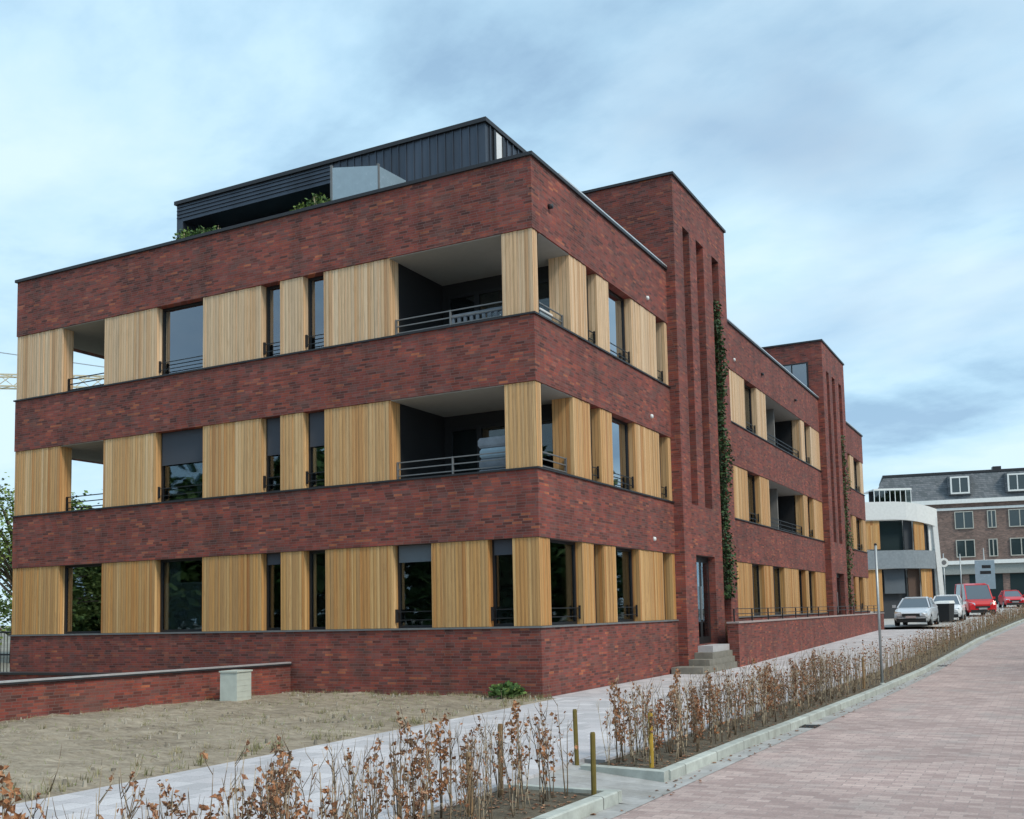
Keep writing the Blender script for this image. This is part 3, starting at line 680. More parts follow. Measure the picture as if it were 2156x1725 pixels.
for i in range(6):
    for h in (0.15, 0.8, 1.38): m.box(-1.76-i*1.8, -0.04-i*1.8, -0.015, 0.015, h, h+0.04)
    for k in range(1, 14): m.box(-i*1.8-k*0.128-0.006, -i*1.8-k*0.128+0.006, -0.006, 0.006, 0.19, 1.38)
m.build('mesh_panel', m_dark, fe)

# ------------------------------------------------------------------ things on the loggias and roof
def at(loc, name, lbl, cat, rz=0): return tag(empty(name, loc, rz), lbl, cat)
m_cush = plain('grey_cushion', (0.20, 0.23, 0.27), 0.9, 0, 0.2)
o = at((-1.0, 0.62, 3.38), 'cushion_stack', 'stack of grey cushions on the lower corner loggia beside the cedar post', 'cushions')
for i in range(8):
    rr = random.Random(i); m = MB(); dx = rr.uniform(-0.04, 0.04); h = 0.215; z0 = i*h
    ring = lambda z, s: [(dx-0.5*s, -0.25*s, z), (dx+0.55*s, -0.25*s, z), (dx+0.55*s, 0.3*s, z), (dx-0.5*s, 0.3*s, z)]
    m.loft([ring(z0+0.003, 0.93), ring(z0+0.05, 1), ring(z0+0.15, 1), ring(z0+h-0.01, 0.93)]); m.build('cushion', m_cush if i % 3 else m_screen, o)
o = at((-1.1, 0.75, 6.37), 'garden_sofa', 'pale slatted garden sofa on the upper corner loggia behind the railing', 'sofa')
m = MB(); m.box(-1.0, 0.7, -0.3, 0.3, 0.75, 0.86); m.build('seat', m_cush, o)
m = MB()
for i in range(12): m.box(-1.0+i*0.145, -0.93+i*0.145, -0.36, -0.32, 0.5, 1.26)
m.box(-1.0, 0.7, -0.37, -0.30, 1.26, 1.33); m.build('backrest', m_cush, o)
for sx_ in (-0.97, 0.67):
    for sy in (-0.28, 0.28): MB().box(sx_-0.03, sx_+0.03, sy-0.03, sy+0.03, 0, 0.75).build('leg', m_cush, o)
o = at((-0.95, 1.45, 6.37), 'storage_chest', 'light blue grey storage chest seen through the upper right loggia opening', 'chest')
MB().box(-0.4, 0.5, -0.3, 0.25, 0, 1.38).build('chest_body', m_screen, o); MB().box(-0.42, 0.52, -0.32, 0.27, 1.38, 1.43).build('lid', m_curt, o)
def shrub(loc, name, lbl, cat, h, w, mat, n, ls, stems=5, group=None, seed=1, flat=False):
    rr = random.Random(seed); o = tag(empty(name, loc), lbl, cat, group)
    s = MB(); l = MB()
    for i in range(stems):
        a = rr.uniform(0, 2*pi); r = rr.uniform(0.2, 1)*w*0.5; s.tube([(0, 0, 0), (cos(a)*r*0.5, sin(a)*r*0.5, h*0.5), (cos(a)*r, sin(a)*r, h*rr.uniform(0.7, 1))], [0.015*h, 0.01*h, 0.004*h], 5)
    for i in range(n):
        a = rr.uniform(0, 2*pi); r = (rr.random()**0.6)*w*0.5; z = h*rr.uniform(0.1, 1.0)*(1-(r/w)**2); c = Vector((cos(a)*r, sin(a)*r, z))
        d = Vector((rr.uniform(-1, 1), rr.uniform(-1, 1), rr.uniform(-0.3, 1))).normalized()*ls; e = d.cross(Vector((rr.uniform(-1, 1), rr.uniform(-1, 1), rr.uniform(-1, 1)))).normalized()*ls*0.35
        l.add([c, c+d*0.5+e, c+d, c+d*0.5-e], [(0, 1, 2, 3)])
    s.build('stem', m_stem, o); l.build('leaves', mat, o); return o
for i, (x, y, h, t) in enumerate(((-10.55, 1.4, 1.32, 'tallest green shrub at the left end of the roof terrace'), (-10.05, 1.4, 1.25, 'middle one of the green shrubs at the left end of the roof terrace'),
        (-9.55, 1.35, 1.14, 'lowest green shrub at the left end of the roof terrace, furthest from the end'), (-5.95, 0.95, 1.08, 'bushy green shrub on the roof terrace touching the frosted screen'), (-6.6, 1.2, 1.08, 'pale green shrub on the roof terrace left of the frosted screen'))):
    shrub((x, y, 10.2), 'roof_shrub', t, 'shrub', h, 0.62, m_green if i != 4 else m_ygreen, 700, 0.10, group='shrubs on the roof terrace', seed=i+3)
o = at((-4.79, 1.67, 10.2), 'privacy_screen', 'frosted pale blue glass screen standing at an angle on the roof terrace', 'screen')
m = MB(); m.bar((-0.98, -0.44, 0.9), (-0.01, -0.02, 0.9), 0.03, 1.75); m.bar((-0.0, 0.02, 0.9), (0.09, 1.0, 0.9), 0.03, 1.75); m.build('glass_panel', m_screen, o)
for p in ((-1.0, -0.45), (-0.005, -0.005), (0.095, 1.04)): MB().box(p[0]-0.025, p[0]+0.025, p[1]-0.025, p[1]+0.025, 0, 1.83).build('post', m_sill, o)
o = at((-9.0, 0.42, 3.60), 'potted_orchid', 'white flowering orchid in a pot behind the middle floor window', 'plant')
MB().tube([(0, 0, 0.85), (0, 0, 1.2)], [0.09, 0.12], 12).build('pot', m_curt, o)
m = MB(); fl = MB()
for i in range(6):
    a = i*1.05; tip = Vector((cos(a)*0.22, sin(a)*0.12, 1.75-0.05*(i % 3))); m.tube([(0, 0, 1.2), (cos(a)*0.1, sin(a)*0.05, 1.6), tip], 0.007, 5)
    for k in range(16):
        c = tip+Vector((random.uniform(-0.09, 0.09), random.uniform(-0.05, 0.05), random.uniform(-0.12, 0.08))); d = Vector((random.uniform(-1, 1), random.uniform(-1, 0.2), random.uniform(-1, 1))).normalized()*0.05; e = d.cross(Vector((0.3, 1, 0.2))).normalized()*0.03
        fl.add([c-d, c+e, c+d, c-e], [(0, 1, 2, 3)])
m.build('stem', m_green, o); fl.build('flowers', m_curt, o)
# ivy in the right-hand slot of each tower
def ivy(y0, y1, lbl, seed, dens, z0, z1):
    rr = random.Random(seed); o = tag(empty('climbing_ivy', (TX, (y0+y1)/2, 0)), lbl, 'ivy'); w = (y1-y0)/2
    s = MB(); l = MB()
    for i in range(5):
        pts = [(-0.2+rr.uniform(0, 0.15), rr.uniform(-w, w)*0.8, 0.45+k*(z1-0.45)/9) for k in range(10)]
        pts = [(p[0], max(-w*0.9, min(w*0.9, pts[0][1]+rr.uniform(-0.12, 0.12))), p[2]) for p in pts]; s.tube(pts, 0.014, 5)
    for i in range(dens):
        z = z0+(z1-z0)*rr.random(); t = (z-z0)/(z1-z0)
        bulge = 0.16*(0.5+0.5*sin(z*2.1+seed))+0.05
        if rr.random() < 0.35*t: continue
        c = Vector((rr.uniform(-0.3, bulge), rr.uniform(-w, w)*(1.0-0.25*t)+0.05, z)); ls = rr.uniform(0.06, 0.12)
        d = Vector((rr.uniform(0, 1), rr.uniform(-1, 1), rr.uniform(-1, 0.2))).normalized()*ls; e = d.cross(Vector((rr.uniform(-1, 1), rr.uniform(-1, 1), 1))).normalized()*ls*0.45
        l.add([c, c+d*0.45+e, c+d, c+d*0.45-e], [(0, 1, 2, 3)])
    s.build('stem', m_stem, o); l.build('leaves', m_ivy if seed != 5 else m_ivy, o)
    return o
ivy(11.05, 11.75, 'dark green ivy climbing the right slot of the nearer stair tower', 2, 5200, 1.9, 10.6)
ivy(T2+3.6, T2+4.4, 'sparse ivy climbing the slot of the farther stair tower', 5, 2200, 1.6, 9.5)
# ivy root strip: bare stems below continue to the ground (part of the ivy above)
shrub((-0.62, -0.3, 0.02), 'green_weed', 'low bright green weed at the foot of the brick corner', 'plant', 0.22, 0.62, m_green, 200, 0.13, 9, seed=21)

# ------------------------------------------------------------------ hedge saplings
def sapling(seed, leafy, h):
    rr = random.Random(seed); s = MB(); l = MB()
    for i in range(rr.choice((1, 2, 2, 3))):
        a = rr.uniform(0, 2*pi); lean = rr.uniform(0.02, 0.16)*h; hh = h*rr.uniform(0.8, 1.05); pts = []
        for k in range(6):
            t = k/5; pts.append(Vector((cos(a)*(lean*t+0.012*i)+rr.uniform(-0.008, 0.008), sin(a)*(lean*t+0.012*i)+rr.uniform(-0.008, 0.008), hh*t-0.03)))
        s.tube(pts, [0.0065, 0.006, 0.005, 0.004, 0.003, 0.0015], 4, smooth=True)
        for b in range(rr.randint(3, 8)):
            k = rr.randint(1, 4); p = pts[k].lerp(pts[k+1], rr.random()); ba = rr.uniform(0, 2*pi); bl = rr.uniform(0.08, 0.24)
            q = p+Vector((cos(ba)*bl*0.45, sin(ba)*bl*0.45, bl)); mid = p.lerp(q, 0.5)+Vector((cos(ba)*0.02, sin(ba)*0.02, 0)); s.tube([p, mid, q], [0.003, 0.0022, 0.001], 3, smooth=True)
            for j in range(int(rr.random()*leafy*14)):
                t = rr.uniform(0.2, 1.05); c = p.lerp(q, t)+Vector((rr.uniform(-1, 1), rr.uniform(-1, 1), rr.uniform(-1, 1)))*0.02; ls = rr.uniform(0.022, 0.056)
                d = Vector((rr.uniform(-1, 1), rr.uniform(-1, 1), rr.uniform(-1.2, 0.6))).normalized()*ls
                e = d.cross(Vector((rr.uniform(-1, 1), rr.uniform(-1, 1), rr.uniform(-1, 1)))).normalized()*ls*0.38; n = d.cross(e).normalized()*ls*rr.uniform(-0.4, 0.4)
                l.add([c, c+d*0.45+e+n, c+d, c+d*0.45-e+n], [(0, 1, 2), (0, 2, 3)])
    if not l.f: 
        for j in range(3):
            c = pts[4]+Vector((0.01*j, 0, 0.02*j)); l.add([c, c+Vector((0.012, 0.004, 0.01)), c+Vector((0.02, 0, 0.03)), c+Vector((0.004, -0.008, 0.015))], [(0, 1, 2), (0, 2, 3)])
    return s, l
VAR = []
for i in range(16):
    leafy = (0, 0.05, 0.0, 0.3, 0.1, 1.1, 0.0, 0.2, 1.7, 0.0, 0.45, 0.15, 0, 1.2, 0.1, 0.35)[i]
    s, l = sapling(100+i, leafy, 0.86); VAR.append((s.mesh('stem', m_stem), l.mesh('leaves', m_brown), leafy))
BARE = [i for i, v in enumerate(VAR) if v[2] < 0.16]; LEAFY = [i for i, v in enumerate(VAR) if v[2] >= 0.16]
def put(i, x, y, sc, rz, lbl, group):
    o = bpy.data.objects.new('beech_sapling', None); COL.objects.link(o); o.location = (x, y, G(y)-0.035); o.rotation_euler = (random.uniform(-0.06, 0.06), random.uniform(-0.06, 0.06), rz); o.scale = (sc, sc, sc*random.uniform(0.9, 1.08))
    o.empty_display_size = 0.1; tag(o, lbl, 'sapling', group)
    for nm, me in (('stem', VAR[i][0]), ('leaves', VAR[i][1])):
        c = bpy.data.objects.new(nm, me); COL.objects.link(c); c.parent = o
    return o
random.seed(11)
cnt = 0
y = -16.3
while y < -8.8:
    for row in range(2):
        x = 4.22+row*0.42+random.uniform(-0.06, 0.06); lf = random.random() < 0.62
        put(random.choice(LEAFY if lf else BARE), x, y+random.uniform(-0.07, 0.07), random.uniform(0.78, 1.05), random.uniform(0, 6.28),
            ('young beech stems with curled brown leaves, %s row of the near planting bed' if lf else 'almost bare young beech stems, %s row of the near planting bed') % ('path side', 'kerb side')[row], 'saplings of the near planting bed'); cnt += 1
    y += 0.13
y = -7.1
while cnt < 297:
    for row in range(3):
        x = BK_F(y)+0.14+row*0.24+random.uniform(-0.06, 0.06); lf = random.random() < 0.55
        put(random.choice(LEAFY if lf else BARE), x, y+random.uniform(-0.07, 0.07), random.uniform(0.78, 1.0), random.uniform(0, 6.28),
            ('young beech stems with curled brown leaves, %s row of the long bed' if lf else 'almost bare young beech stems, %s row of the long bed') % ('path side', 'middle', 'kerb side')[row], 'saplings of the long kerbside bed'); cnt += 1
    y += 0.165
YH = y
hs, hl = MB(), MB(); random.seed(5)
while y < 95:
    for row in range(3):
        x = BK_F(y)+0.14+row*0.25+random.uniform(-0.08, 0.08); yy = y+random.uniform(-0.1, 0.1); h = random.uniform(0.62, 0.86); g = G(yy)-0.03
        tx, ty = random.uniform(-0.06, 0.06), random.uniform(-0.06, 0.06); w = 0.006+0.0002*max(0, y)
        hs.add([(x-w, yy, g), (x+w, yy, g), (x+tx, yy+ty, g+h)], [(0, 1, 2)]); hs.add([(x, yy-w, g), (x, yy+w, g), (x+tx*0.8, yy+ty, g+h*0.9)], [(0, 1, 2)])
        for j in range(random.randint(1, 8) if y < 40 else 4):
            t = random.uniform(0.35, 1.0); c = Vector((x+tx*t+random.uniform(-0.07, 0.07), yy+ty*t+random.uniform(-0.07, 0.07), g+h*t)); ls = random.uniform(0.03, 0.06)*(1+max(0, y-20)*0.015)
            d = Vector((random.uniform(-1, 1), random.uniform(-1, 1), random.uniform(-1, 0.6))).normalized()*ls; e = d.cross(Vector((random.uniform(-1, 1), random.uniform(-1, 1), 1))).normalized()*ls*0.4
            hl.add([c, c+d*0.5+e, c+d, c+d*0.5-e], [(0, 1, 2, 3)])
    y += 0.165 if y < 25 else 0.26
o = tag(empty('beech_hedge', (5, YH, 0)), 'far stretch of thin brown leaved beech hedge along the kerb', 'hedge', kind='stuff')
for nm, mb, mt in (('stem', hs, m_stem), ('leaves', hl, m_brown)):
    c = mb.build(nm, mt, o); c['kind'] = 'stuff'; c.location = -o.location
# stakes
def stake(x, y, h, lbl, r=0.025, mt=None):
    s = MB(); s.tube([(0, 0, -0.1), (0, 0, h-0.02), (0, 0, h)], [r, r, r*0.8], 8, smooth=False)
    o = s.build('wooden_stake', mt or m_stake); o.location = (x, y, G(y)-0.03); o.rotation_euler = (random.uniform(-0.03, 0.03), random.uniform(-0.03, 0.03), 0)
    return tag(o, lbl, 'stake', 'wooden stakes in the planting beds')
m_stk2 = plain('brown_stake_wood', (0.27, 0.17, 0.085), 0.85, 0, 0.3, 9)
stake(4.93, -8.82, 0.55, 'olive round stake at the kerb end of the near bed')
stake(4.02, -7.20, 0.58, 'olive stake beside the paving at the back of the gap between beds')
stake(4.82, -7.10, 0.56, 'mustard yellow stake at the front end of the long kerbside bed', mt=plain('yellow_stake_wood', (0.42, 0.27, 0.035), 0.8, 0, 0.2, 9))
stake(4.10, -9.0, 0.62, 'brown stake at the back corner of the near bed', mt=m_stk2)
stake(4.35, -9.95, 0.50, 'short brown stake among the stems in the middle of the near bed', mt=m_stk2)
stake(5.2, 3.6, 0.6, 'pale brown stake in the long kerbside bed before the grey pole', mt=m_stk2)
# grey pole at the kerb
o = tag(empty('street_pole', (5.42, 4.45, 0)), 'slim grey steel pole standing at the kerb of the long bed', 'pole')
MB().tube([(0, 0, -0.1), (0, 0, 2.8)], [0.028, 0.026], 10).build('shaft', m_pole, o); MB().tube([(0, 0, 2.8), (0, 0, 2.84)], [0.032, 0.02], 10).build('cap', m_dark, o)
MB().tube([(0, 0, -0.04), (0, 0, 0.02)], [0.06, 0.05], 12).build('base_collar', m_conc, o)

# ------------------------------------------------------------------ vehicles
def car(loc, rz, body, lbl, kind='car', L=4.3, Wd=1.8, H=1.48, van=False):
    o = tag(empty('parked_van' if van else 'parked_car', loc, rz), lbl, 'van' if van else 'car'); w = Wd/2     # front faces -y
    if van: st = [(-L/2, 0.35, 0.75, 0.86), (-L/2+0.12, 0.25, 0.98, 0.95), (-L/2+0.9, 0.22, 1.12, 1), (0, 0.22, 1.15, 1), (L/2-0.1, 0.25, 1.15, 0.98), (L/2, 0.35, 1.1, 0.93)]
    else: st = [(-L/2, 0.38, 0.66, 0.80), (-L/2+0.10, 0.26, 0.74, 0.92), (-L/2+0.6, 0.22, 0.90, 0.99), (-L/2+1.15, 0.22, 0.97, 1), (0.3, 0.22, 0.99, 1), (L/2-0.5, 0.24, 1.0, 0.98), (L/2-0.06, 0.3, 0.95, 0.92), (L/2, 0.42, 0.8, 0.84)]
    def ring(y, zb, zt, k):
        a = w*k; return [(-a*0.9, y, zb), (a*0.9, y, zb), (a, y, zb+0.14), (a, y, zt-0.22), (a*0.95, y, zt-0.06), (a*0.8, y, zt), (-a*0.8, y, zt), (-a*0.95, y, zt-0.06), (-a, y, zt-0.22), (-a, y, zb+0.14)]
    m = MB(); m.loft([ring(*s) for s in st], smooth=False); bo = m.build('body', body, o)
    if van: cab = [(-L/2+0.75, 1.10, 0.84), (-L/2+1.45, H-0.12, 0.80), (-L/2+1.9, H-0.02, 0.80), (L/2-0.35, H, 0.80), (L/2-0.06, 1.12, 0.86)]
    else: cab = [(-L/2+1.0, 0.95, 0.80), (-L/2+1.75, H-0.06, 0.66), (-L/2+2.3, H, 0.68), (L/2-1.0, H-0.04, 0.66), (L/2-0.25, 0.98, 0.76)]
    base = 0.94 if not van else 1.08
    g = MB(); g.loft([[(-w*0.88*1, y, base), (w*0.88, y, base), (w*k, y, z), (-w*k, y, z)] for y, z, k in cab]); g.build('windows', m_cargl, o)
    r = MB(); p = cab[1:-1]; r.loft([[(-w*k-0.01, y, z-0.02), (w*k+0.01, y, z-0.02), (w*k*0.9, y, z+0.035), (-w*k*0.9, y, z+0.035)] for y, z, k in p])
    for s in (-1, 1):
        r.bar((s*w*0.88, cab[0][0], base), (s*w*cab[1][2], cab[1][0], cab[1][1]), 0.06); r.bar((s*w*0.885, 0.15, base), (s*w*0.69 if not van else s*w*0.81, 0.2, H-0.03), 0.07); r.bar((s*w*0.88, cab[-1][0], base), (s*w*cab[-2][2], cab[-2][0], cab[-2][1]), 0.08)
    r.build('roof', body, o)
    for s in (-1, 1):
        for yy in (-L/2+0.82, L/2-0.8):
            t = MB(); t.tube([(s*(w-0.2), yy, 0.31), (s*(w+0.005), yy, 0.31)], 0.31, 18); wh = t.build('wheel', m_rub, o)
            MB().tube([(s*(w-0.0), yy, 0.31), (s*(w+0.015), yy, 0.31)], 0.19, 12).build('rim', m_pole, wh)
        hl = MB(); zf = 0.66 if not van else 0.80
        hl.hexa([(s*w*0.50, -L/2-0.02, zf-0.09), (s*w*0.84, -L/2+0.06, zf-0.09), (s*w*0.84, -L/2+0.25, zf-0.09), (s*w*0.5, -L/2+0.2, zf-0.09)][::s], [(s*w*0.52, -L/2+0.01, zf+0.05), (s*w*0.88, -L/2+0.10, zf+0.10), (s*w*0.88, -L/2+0.25, zf+0.10), (s*w*0.52, -L/2+0.2, zf+0.05)][::s]); hl.build('headlight', m_chrome, o)
        MB().box(s*(w+0.02), s*(w+0.2), -L/2+1.3, -L/2+1.4, base+0.02, base+0.16).build('mirror', body, o)
    gr = MB(); gr.box(-w*0.48, w*0.48, -L/2-0.03, -L/2+0.1, 0.50, 0.64); gr.box(-w*0.8, w*0.8, -L/2-0.015, -L/2+0.1, 0.20, 0.40); gr.build('grille', m_black, o)
    MB().box(-0.26, 0.26, -L/2-0.045, -L/2-0.031, 0.42, 0.53).build('number_plate', m_chrome, o)
    return o
car((2.0, 40.4, G(40)), -0.02, m_silver, 'silver car parked facing the street beside the end of the brick building')
car((2.9, 47.5, G(47)), 0.02, m_carwhite, 'white car partly hidden behind the silver parked car', L=4.4, H=1.5)
car((3.75, 57.5, G(57)), 0.30, m_red, 'bright red van parked in front of the brown brick building', van=True, L=4.2, Wd=1.85, H=2.15)
o = tag(empty('wheelie_bin', (3.05, 44.2, G(44)), -0.3), 'black waste container with a pale lid behind the silver car', 'bin')
m = MB(); m.hexa([(-0.35, -0.3, 0.05), (0.35, -0.3, 0.05), (0.35, 0.3, 0.05), (-0.35, 0.3, 0.05)], [(-0.42, -0.38, 1.05), (0.42, -0.38, 1.05), (0.42, 0.38, 1.05), (-0.42, 0.38, 1.05)]); m.build('bin_body', m_black, o)
m = MB(); m.hexa([(-0.45, -0.42, 1.06), (0.45, -0.42, 1.06), (0.45, 0.4, 1.06), (-0.45, 0.4, 1.06)], [(-0.4, -0.3, 1.18), (0.4, -0.3, 1.18), (0.4, 0.36, 1.22), (-0.4, 0.36, 1.22)]); m.build('lid', m_white, o)
for s in (-1, 1): MB().tube([(s*0.3, 0.3, 0.08), (s*0.37, 0.3, 0.08)], 0.08, 10).build('wheel', m_rub, o)
car((5.15, 82.0, G(82)), 0.2, m_red, 'small distant red car showing above the far end of the hedge', L=3.9, Wd=1.7, H=1.5)
# signs
def sign(x, y, h, lbl, plates, name='traffic_sign', cat='sign'):
    o = tag(empty(name, (x, y, G(y)), 0.42), lbl, cat); MB().tube([(0, 0, -0.2), (0, 0, h)], 0.035, 8).build('post', m_pole, o)
    for kind, zc, w, hh, mt in plates:
        m = MB()
        if kind == 'disc': m.tube([(0, -0.06, zc), (0, -0.04, zc)], w/2, 24, smooth=False)
        else: m.box(-w/2, w/2, -0.06, -0.04, zc-hh/2, zc+hh/2)
        pl = m.build('sign_plate', mt, o)
        if kind == 'disc': MB().tube([(0, -0.07, zc), (0, -0.061, zc)], w*0.26, 20, smooth=False).build('dark_symbol', m_sill, pl)
        if kind == 'board':
            MB().box(-w*0.15, w*0.3, -0.066, -0.061, zc+hh*0.22, zc+hh*0.33).build('dark_symbol', m_dark, pl); MB().box(-w*0.25, w*0.3, -0.066, -0.061, zc+hh*0.02, zc+hh*0.13).build('dark_symbol', m_dark, pl)
    return o
sign(2.75, 48.5, 4.0, 'thin post with a round white sign beside the white building', [('disc', 3.45, 0.55, 0, m_white)])
sign(3.75, 47.5, 3.9, 'thin bare grey post in front of the red van', [], 'sign_post', 'post')
sign(4.35, 60.0, 4.6, 'tall post carrying a pale blue grey information board right of the red van', [('board', 2.75, 1.35, 2.0, m_screen)], 'information_board', 'sign')

# ------------------------------------------------------------------ white curved building
hd = Vector((cyw, syw, 0)); hn = Vector((syw, -cyw, 0))
ang = math.atan2(hd.y, hd.x)
def zW(py): return 7.08+(1100-py)/31.7
def uW(px): return (px-1825)/31.7
WB = tag(empty('white_building', (-2.27, 52.8, 0), ang), 'white curved apartment building with cedar panels and grey balcony band', 'building')
def arc(u): return 0.0 if u < 2.2 else -0.0 + 0.10*(u-2.2)**2       # plan: bends away to the right
def drop(u): return 0.0 if u < 2.0 else 0.085*(u-2.0)**1.6
def band(m, u0, u1, z0, z1, d0, d1, sag=1.0, n=14):
    rings = []
    for i in range(n+1):
        u = u0+(u1-u0)*i/n; a = arc(u); s = drop(u)*sag
        rings.append([(u, a+d0, z0-s), (u, a+d1, z0-s), (u, a+d1, z1-s), (u, a+d0, z1-s)])
    return m.loft(rings)
m = MB(); band(m, -6, 5.0, 7.25, 8.45, 0, 0.4); m.box(-6, 4.6, 1.3, 12, -0.5, 8.2); m.build('white_wall', m_white, WB)
m = MB(); m.hexa([(4.98, 0.7, -0.5), (5.3, 0.7, -0.5), (5.3, 2.5, -0.5), (4.98, 2.5, -0.5)], [(4.62, 0.7, 7.4), (4.94, 0.7, 7.4), (4.94, 2.5, 7.4), (4.62, 2.5, 7.4)]); m.build('end_fin', m_white, WB)
m = MB(); band(m, -6, 4.65, 4.0, 5.2, -0.05, 0.35, 0.15)
m.build('balcony_band', plain('grey_balcony_panel', (0.24, 0.28, 0.31), 0.6), WB)
def wseg(px0, px1, z0, z1, d, mat, name):
    m = MB(); u0, u1 = uW(px0), uW(px1)
    a0, a1 = arc(u0)+d, arc(u1)+d; m.hexa([(u0, a0, z0), (u1, a1, z0), (u1, a1+0.1, z0), (u0, a0+0.1, z0)], [(u0, a0, z1), (u1, a1, z1), (u1, a1+0.1, z1), (u0, a0+0.1, z1)]); return m.build(name, mat, WB)
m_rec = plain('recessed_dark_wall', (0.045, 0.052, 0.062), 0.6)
m_wb = wood_mat('cedar_far', WP0, (0.42, 0.21, 0.075))
wseg(1822, 1853, 5.3, 7.2, 0.15, m_wb, 'wood_panel'); wseg(1822, 1853, 1.2, 3.95, 0.15, m_wb, 'wood_panel')
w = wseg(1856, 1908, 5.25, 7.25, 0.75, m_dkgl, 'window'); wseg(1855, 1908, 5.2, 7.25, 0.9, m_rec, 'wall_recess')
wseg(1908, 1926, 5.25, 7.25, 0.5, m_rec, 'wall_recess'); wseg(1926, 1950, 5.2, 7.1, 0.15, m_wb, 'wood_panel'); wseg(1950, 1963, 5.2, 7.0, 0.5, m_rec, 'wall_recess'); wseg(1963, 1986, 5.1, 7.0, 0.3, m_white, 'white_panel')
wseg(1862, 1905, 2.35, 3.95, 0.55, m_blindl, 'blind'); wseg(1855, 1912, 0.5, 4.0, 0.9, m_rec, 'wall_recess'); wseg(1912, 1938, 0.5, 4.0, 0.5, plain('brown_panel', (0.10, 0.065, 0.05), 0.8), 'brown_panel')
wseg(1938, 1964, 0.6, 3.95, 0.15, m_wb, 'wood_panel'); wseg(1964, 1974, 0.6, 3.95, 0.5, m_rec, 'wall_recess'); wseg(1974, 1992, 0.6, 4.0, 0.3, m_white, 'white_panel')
m = MB()       # glazed roof pavilion
for i in range(8): m.box(1.3+i*0.36, 1.34+i*0.36, 2.2, 2.28, 8.2, 9.45)
m.box(1.3, 3.9, 2.18, 2.3, 9.45, 9.52); m.box(1.3, 3.9, 2.2, 5, 9.52, 9.58); gf = m.build('roof_pavilion', m_white, WB)
m = MB(); m.box(1.34, 3.82, 2.23, 2.25, 8.2, 9.45); m.build('pane', m_glass, gf)
m = MB(); m.box(1.35, 3.9, 3.4, 3.5, 8.2, 9.6); m.build('back_wall', m_innerd, gf)
hw = MB(); hw.box(-5, 3.4, -1.8, -0.9, 0.3, 1.35); 
# ------------------------------------------------------------------ brown brick building with slate mansard
PA = Vector((-7.6, 99.0, 0)); PB = Vector((6.0, 101.6, 0)); a2 = math.atan2(PB.y-PA.y, PB.x-PA.x)
sc2 = (PB-PA).length/15.0
BB = tag(empty('mansard_building', PA, a2), 'long brown brick building with grey slate mansard roof and white cornices', 'building')
def ub(px): return (px-1863)/19.5*sc2
ULEN = 30
m = MB(); m.box(-1.2, ULEN, 0.0, 12, -0.5, 12.3); m.build('brick_wall', m_brick_back, BB)
m = MB(); m.hexa([(-1.4, -0.1, 12.75), (ULEN, -0.1, 12.75), (ULEN, 12, 12.75), (-1.4, 12, 12.75)], [(0.2, 1.3, 15.7), (ULEN, 1.3, 15.7), (ULEN, 10, 15.7), (0.2, 10, 15.7)]); rf = m.build('mansard_roof', m_tile, BB)
m = MB(); m.box(0.1, ULEN, 1.2, 10.1, 15.7, 15.95); m.build('roof_edge', m_cop, rf)
MB().box(ub(2110), ub(2128), 3, 4, 15.95, 16.5).build('chimney', m_cop, rf)
m = MB(); m.box(-1.6, ULEN, -0.45, 0.3, 12.3, 12.74); m.box(-1.3, ULEN, -0.12, 0.0, 11.6, 11.85); m.box(-1.3, ULEN, -0.6, 0.0, 5.75, 6.15); m.build('cornice', m_white, BB)
m = MB(); m.box(-1.3, ULEN, -0.35, -0.001, 4.7, 5.74); m.build('shop_fascia', plain('grey_fascia', (0.26, 0.28, 0.27), 0.7), BB)
m_frm = plain('cream_window_frame', (0.42, 0.42, 0.38), 0.7)
def bwin(u0, u1, z0, z1, d=-0.06, dark=None):
    m = MB(); f = 0.16 if z0 > 12 else 0.09; m.box(u0-f, u1+f, d-0.08, d+0.1, z0-f, z0); m.box(u0-f, u1+f, d-0.08, d+0.1, z1, z1+f); m.box(u0-f, u0, d-0.08, d+0.1, z0, z1); m.box(u1, u1+f, d-0.08, d+0.1, z0, z1); m.box((u0+u1)/2-0.05, (u0+u1)/2+0.05, d-0.06, d+0.1, z0, z1)
    w = m.build('window', m_white if z0 > 12 else m_frm, BB); MB().box(u0, (u0+u1)/2-0.05, d-0.02, d+0.02, z0, z1).build('pane', m_dkgl, w); MB().box((u0+u1)/2+0.05, u1, d-0.02, d+0.02, z0, z1).build('pane', m_dkgl, w)
    return w
m = MB()
for c in (2029, 2149, 2270): m.box(ub(c)-1.15, ub(c)+1.15, -0.15, 2.2, 13.25, 15.35)
m.build('dormer', m_tile, BB)
for c in (2029, 2149, 2270): bwin(ub(c)-0.8, ub(c)+0.8, 13.5, 15.05, -0.25)
for c, wd in ((2034, 0.85), (2092, 0.35), (2150, 1.0), (2230, 0.9), (2290, 0.9)):
    bwin(ub(c)-wd, ub(c)+wd, 9.65, 11.35); bwin(ub(c)-wd, ub(c)+wd, 6.6, 8.3)
m = MB()
for i in range(7): m.box(0.3+i*4, 3.6+i*4, -0.03, -0.004, 0.3, 4.65)
m.build('shop_window', m_dkgl, BB)
m = MB(); m.box(0.2, ULEN, 0.001, 0.02, 0.2, 4.68)

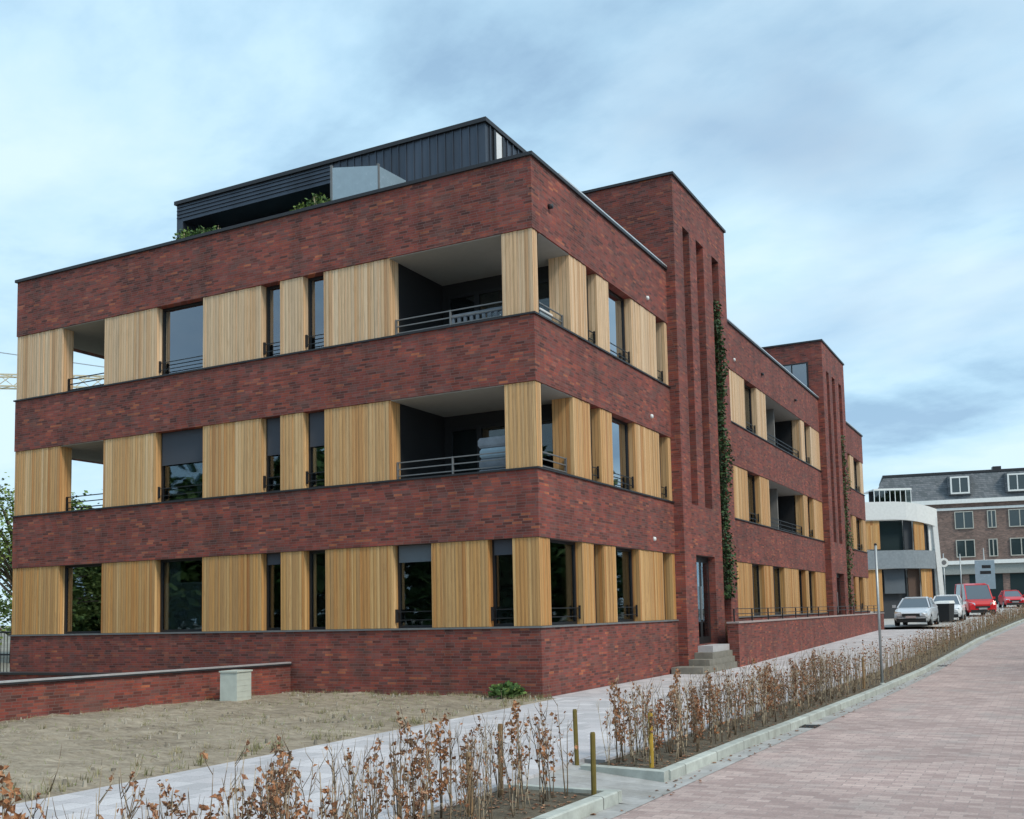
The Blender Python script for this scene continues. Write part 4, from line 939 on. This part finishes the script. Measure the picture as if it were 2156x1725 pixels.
# ------------------------------------------------------------------ trees and crane at the left
def tree(loc, h, w, mat, lbl, seed, n=5200, ls=0.28, base=0.12):
    rr = random.Random(seed); o = tag(empty('leafy_tree', loc), lbl, 'tree', 'trees left of the building'); t = MB(); l = MB()
    t.tube([(0, 0, -0.3), (0.1, 0, h*0.3), (-0.1, 0.1, h*0.65), (0, 0, h*0.9)], [0.035*h*0.7, 0.03*h*0.7, 0.018*h*0.7, 0.03], 9)
    cl = []
    for i in range(34):
        a = rr.uniform(0, 2*pi); z = rr.uniform(base+0.05, 0.97); rad = w*0.5*math.sqrt(max(0.05, 1-((z-0.5)/0.55)**2))*rr.uniform(0.4, 1.0); c = Vector((cos(a)*rad, sin(a)*rad, z*h)); cl.append((c, rr.uniform(0.10, 0.2)*w))
        s = Vector((0, 0, z*h*0.72)); t.tube([s, s.lerp(c, 0.5)+Vector((0, 0, 0.03*h)), c], [0.008*h, 0.006*h, 0.002*h], 5)
    for i in range(n):
        c, r = rr.choice(cl); d = Vector((rr.gauss(0, 1), rr.gauss(0, 1), rr.gauss(0, 0.7)))*r*0.62; p = c+d; q = Vector((rr.uniform(-1, 1), rr.uniform(-1, 1), rr.uniform(-0.6, 0.6))).normalized()*ls*rr.uniform(0.6, 1.2); e = q.cross(Vector((rr.uniform(-1, 1), rr.uniform(-1, 1), 1))).normalized()*ls*0.35
        l.add([p, p+q*0.5+e, p+q, p+q*0.5-e], [(0, 1, 2, 3)])
    t.build('trunk', m_bark, o); l.build('crown', mat, o); return o
tree((-33.5, 13.5, 0.05), 8.0, 6.0, m_ygreen, 'pale green spring tree beyond the left end of the building, front one', 1, 6500, 0.2)
tree((-38.5, 19.5, 0.1), 8.0, 6.0, m_green, 'darker green tree behind the pale spring tree at the left edge', 2)
tree((-31.0, 16.3, 0.1), 6.3, 4.4, m_ygreen, 'small yellow green tree seen through the middle loggia opening', 3, 3500, 0.22)
tree((-29.5, -9.0, 0.0), 9.0, 7.0, m_green, 'green tree outside the left of the picture reflected in the ground floor window', 4)
tree((-37.0, -17.0, 0.0), 10.0, 8.0, m_ygreen, 'pale tree outside the left of the picture reflected in the windows', 5)
src = tree((-44, -30, 0), 12.5, 10.0, m_green, 'unseen tree of a row added to darken the reflections in the left facade windows', 8, 9000, 1.0, 0.0)
src['group'] = 'trees mirrored in the windows'  # row added out of view, crown made dense so the panes reflect dark
for x, y in ((-35, -35), (-26, -40), (-18, -46), (-9, -50), (-52, -22)):
    c = src.copy(); COL.objects.link(c); c.location = (x, y, 0); c.rotation_euler = (0, 0, x); 
    for ch in list(src.children):
        k2 = ch.copy(); COL.objects.link(k2); k2.parent = c
for x, y in ((24, 14), (27, 23), (25, 33), (29, 44), (27, 56), (31, 70), (22, 5)):  # second unseen row, added so the street facade panes mirror less sky
    c = src.copy(); COL.objects.link(c); c.location = (x, y, G(y)); c.rotation_euler = (0, 0, y); c['label'] = 'unseen tree of a row added across the street to darken the street facade reflections'
    for ch in list(src.children):
        k2 = ch.copy(); COL.objects.link(k2); k2.parent = c
cr = tag(empty('tower_crane', (-78, 33, 0), math.atan2(9, 12)), 'pale yellow tower crane with its jib passing behind the left end of the building', 'crane')
m_cr = plain('crane_paint', (0.55, 0.50, 0.36), 0.5)
def lattice(m, a, b, w, n):
    a = Vector(a); b = Vector(b); d = (b-a).normalized(); up = Vector((0, 0, 1)) if abs(d.z) < 0.9 else Vector((1, 0, 0)); x = d.cross(up).normalized()*w/2; y = x.cross(d).normalized()*w/2
    cs = [-x-y, x-y, x+y, -x+y]
    for c in cs: m.bar(a+c, b+c, 0.12)
    for i in range(n):
        p, q = a.lerp(b, i/n), a.lerp(b, (i+1)/n)
        for k in range(4): m.bar(p+cs[k], q+cs[(k+1) % 4], 0.06)
m = MB(); lattice(m, (0, 0, -0.3), (0, 0, 26), 1.3, 20); m.build('mast', m_cr, cr)
m = MB(); lattice(m, (-8, 0, 22.3), (34, 0, 22.3), 1.0, 34); m.build('jib', m_cr, cr)
m = MB(); m.bar((0, 0, 26), (24, 0, 22.9), 0.07); m.bar((0, 0, 26), (-7.5, 0, 22.9), 0.07); m.build('tie_cable', m_pole, cr)
MB().box(-8.5, -6, -0.7, 0.7, 20.6, 22).build('counterweight', m_conc, cr); MB().box(0.8, 2.2, -0.9, 0.6, 20.2, 21.8).build('cab', m_cargl, cr)
